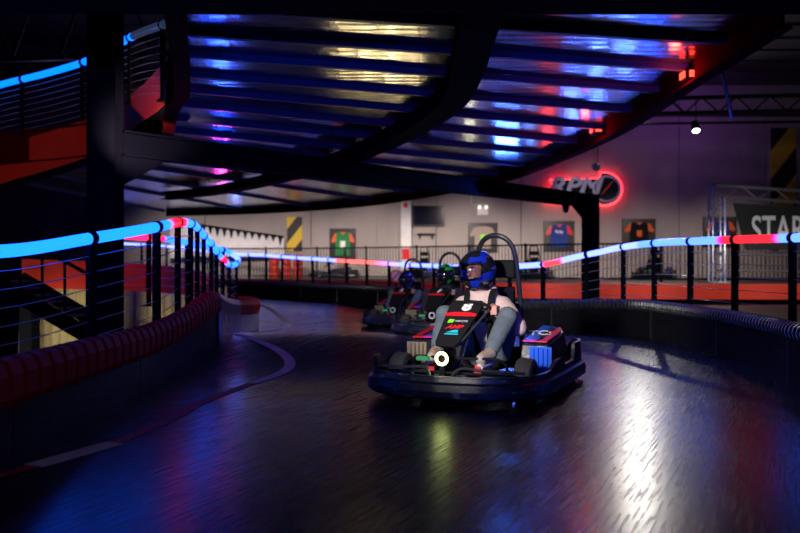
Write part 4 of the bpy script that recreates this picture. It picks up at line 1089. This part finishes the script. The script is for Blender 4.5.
# coloured stage lights, fills and added spots
light('SPOT', 'blue_stage_light', (1.5, -2.5, 1.2), 500, (.02, .07, 1), (.9, 8, 3.3), .15, 60, .8)
light('SPOT', 'blue_stage_light', (-1.2, -2.5, 1.2), 400, (.02, .07, 1), (-1, 8, 3.3), .15, 60, .8)
light('SPOT', 'key_light', (-1.6, 1.2, 1.9), 2100, (1, .93, .86), (.66, 6.3, .78), .2, 20, .8)
light('SPOT', 'back_kart_light', (-.5, 6.5, 2.3), 650, (1, .95, .95), (.2, 12.6, .5), .12, 40, .6)
light('AREA', 'lower_level_light', (-6, 12.7, -.6), 60, (1, .86, .55), (-6.3, 15.2, -.8), 1.2)
light('SPOT', 'upper_ramp_light', (-2.78, 8.45, 2.1), 150, (1, .68, .62), (-3.45, 10.6, 3.05), .03, 60, .8)
def uplight(x, d, e, col, z=1.15, r=.08, cone=24, nm='added_deck_uplight'):  # unseen spots added to put coloured streaks on the deck underside
    p = Vector(((x-400)*d/F_PX, d, z)); t = (2.86-CZ)/((2.86-CZ)+(2.86-z))
    q = Vector((p.x*t, p.y*t, 2.86)); return light('SPOT', nm, tuple(p), e*(.5 if col[0] > .5 else .30), col, tuple(q), r, cone, 1)
for x, e in ((345, 30), (368, 50), (392, 56), (412, 32)): uplight(x, 13.6+.01*(x-345), e, (1, .76, .36), .9, .12, 30)
for x, d, e, c in ((212, 11.6, 110, (.004, .045, 1)), (222, 13.6, 150, (.04, .14, 1)), (222, 17.5, 120, (.004, .045, 1)), (222, 26, 200, (1, .05, .6)), (236, 31, 200, (.1, .2, 1))): uplight(x, d, e, c)
for x, d, e, c in ((650, 11.9, 130, (.004, .045, 1)), (625, 13.0, 170, (.05, .13, 1)), (597, 14.8, 190, (.07, .15, 1)), (572, 17.0, 190, (.07, .15, 1)), (548, 20, 40, (1, .05, .08)), (530, 24, 85, (.1, .25, 1)), (470, 19, 22, (.8, .7, .5))): uplight(x, d, e, c)
light('SPOT', 'upper_ramp_light', (-8.5, 5.5, 2.8), 230, (1, .5, .4), (-5.6, 12.4, 2.6), .1, 40, .6)
light('SPOT', 'pad_fill_spot', (-.2, 1.5, 2.4), 16, (1, .75, .75), (-2, 5.5, .4), .15, 50)
light('AREA', 'blue_far_light', (2, 15, 2.35), 40, (.05, .15, 1), (1, 10, 0), .4)
light('SPOT', 'pad_fill_spot', (-1.2, 12, 2.3), 120, (1, .8, .8), (-2.6, 14.2, .4), .1, 40)  # added spot with no fixture, brightens the red pad at the barrier tip
light('SPOT', 'banner_fill_spot', (8.5, 18.5, 2.0), 150, (1, .95, .9), (10.2, 21.9, 2.1), .1, 62, .8)  # added spot with no fixture, lifts the START lettering and truss
light('SPOT', 'sign_light', (4.5, 27.5, 3.0), 200, (.9, .85, 1), (7.4, 32, 4.1), .1, 26, .8)
light('POINT', 'roof_light', (-9, 21, 5.2), 30, (.35, .2, .8), size=.3)

w = bpy.data.worlds.new('World'); S.world = w; w.use_nodes = True
w.node_tree.nodes['Background'].inputs[0].default_value = (.12, .14, .4, 1); w.node_tree.nodes['Background'].inputs[1].default_value = .012

cam = bpy.data.cameras.new('Camera'); co = bpy.data.objects.new('Camera', cam); C.objects.link(co)
cam.lens = 36; cam.sensor_width = 36; co.location = (0, 0, CZ); co.rotation_euler = (math.pi/2, 0, 0); cam.clip_end = 200
cam.dof.use_dof = True; cam.dof.focus_distance = 6.1; cam.dof.aperture_fstop = 1.6
S.camera = co
S.view_settings.view_transform = 'Standard'; S.view_settings.look = 'None'; S.view_settings.gamma = 1; S.view_settings.exposure = 0
try: S.view_settings.use_curve_mapping = False
except Exception: pass
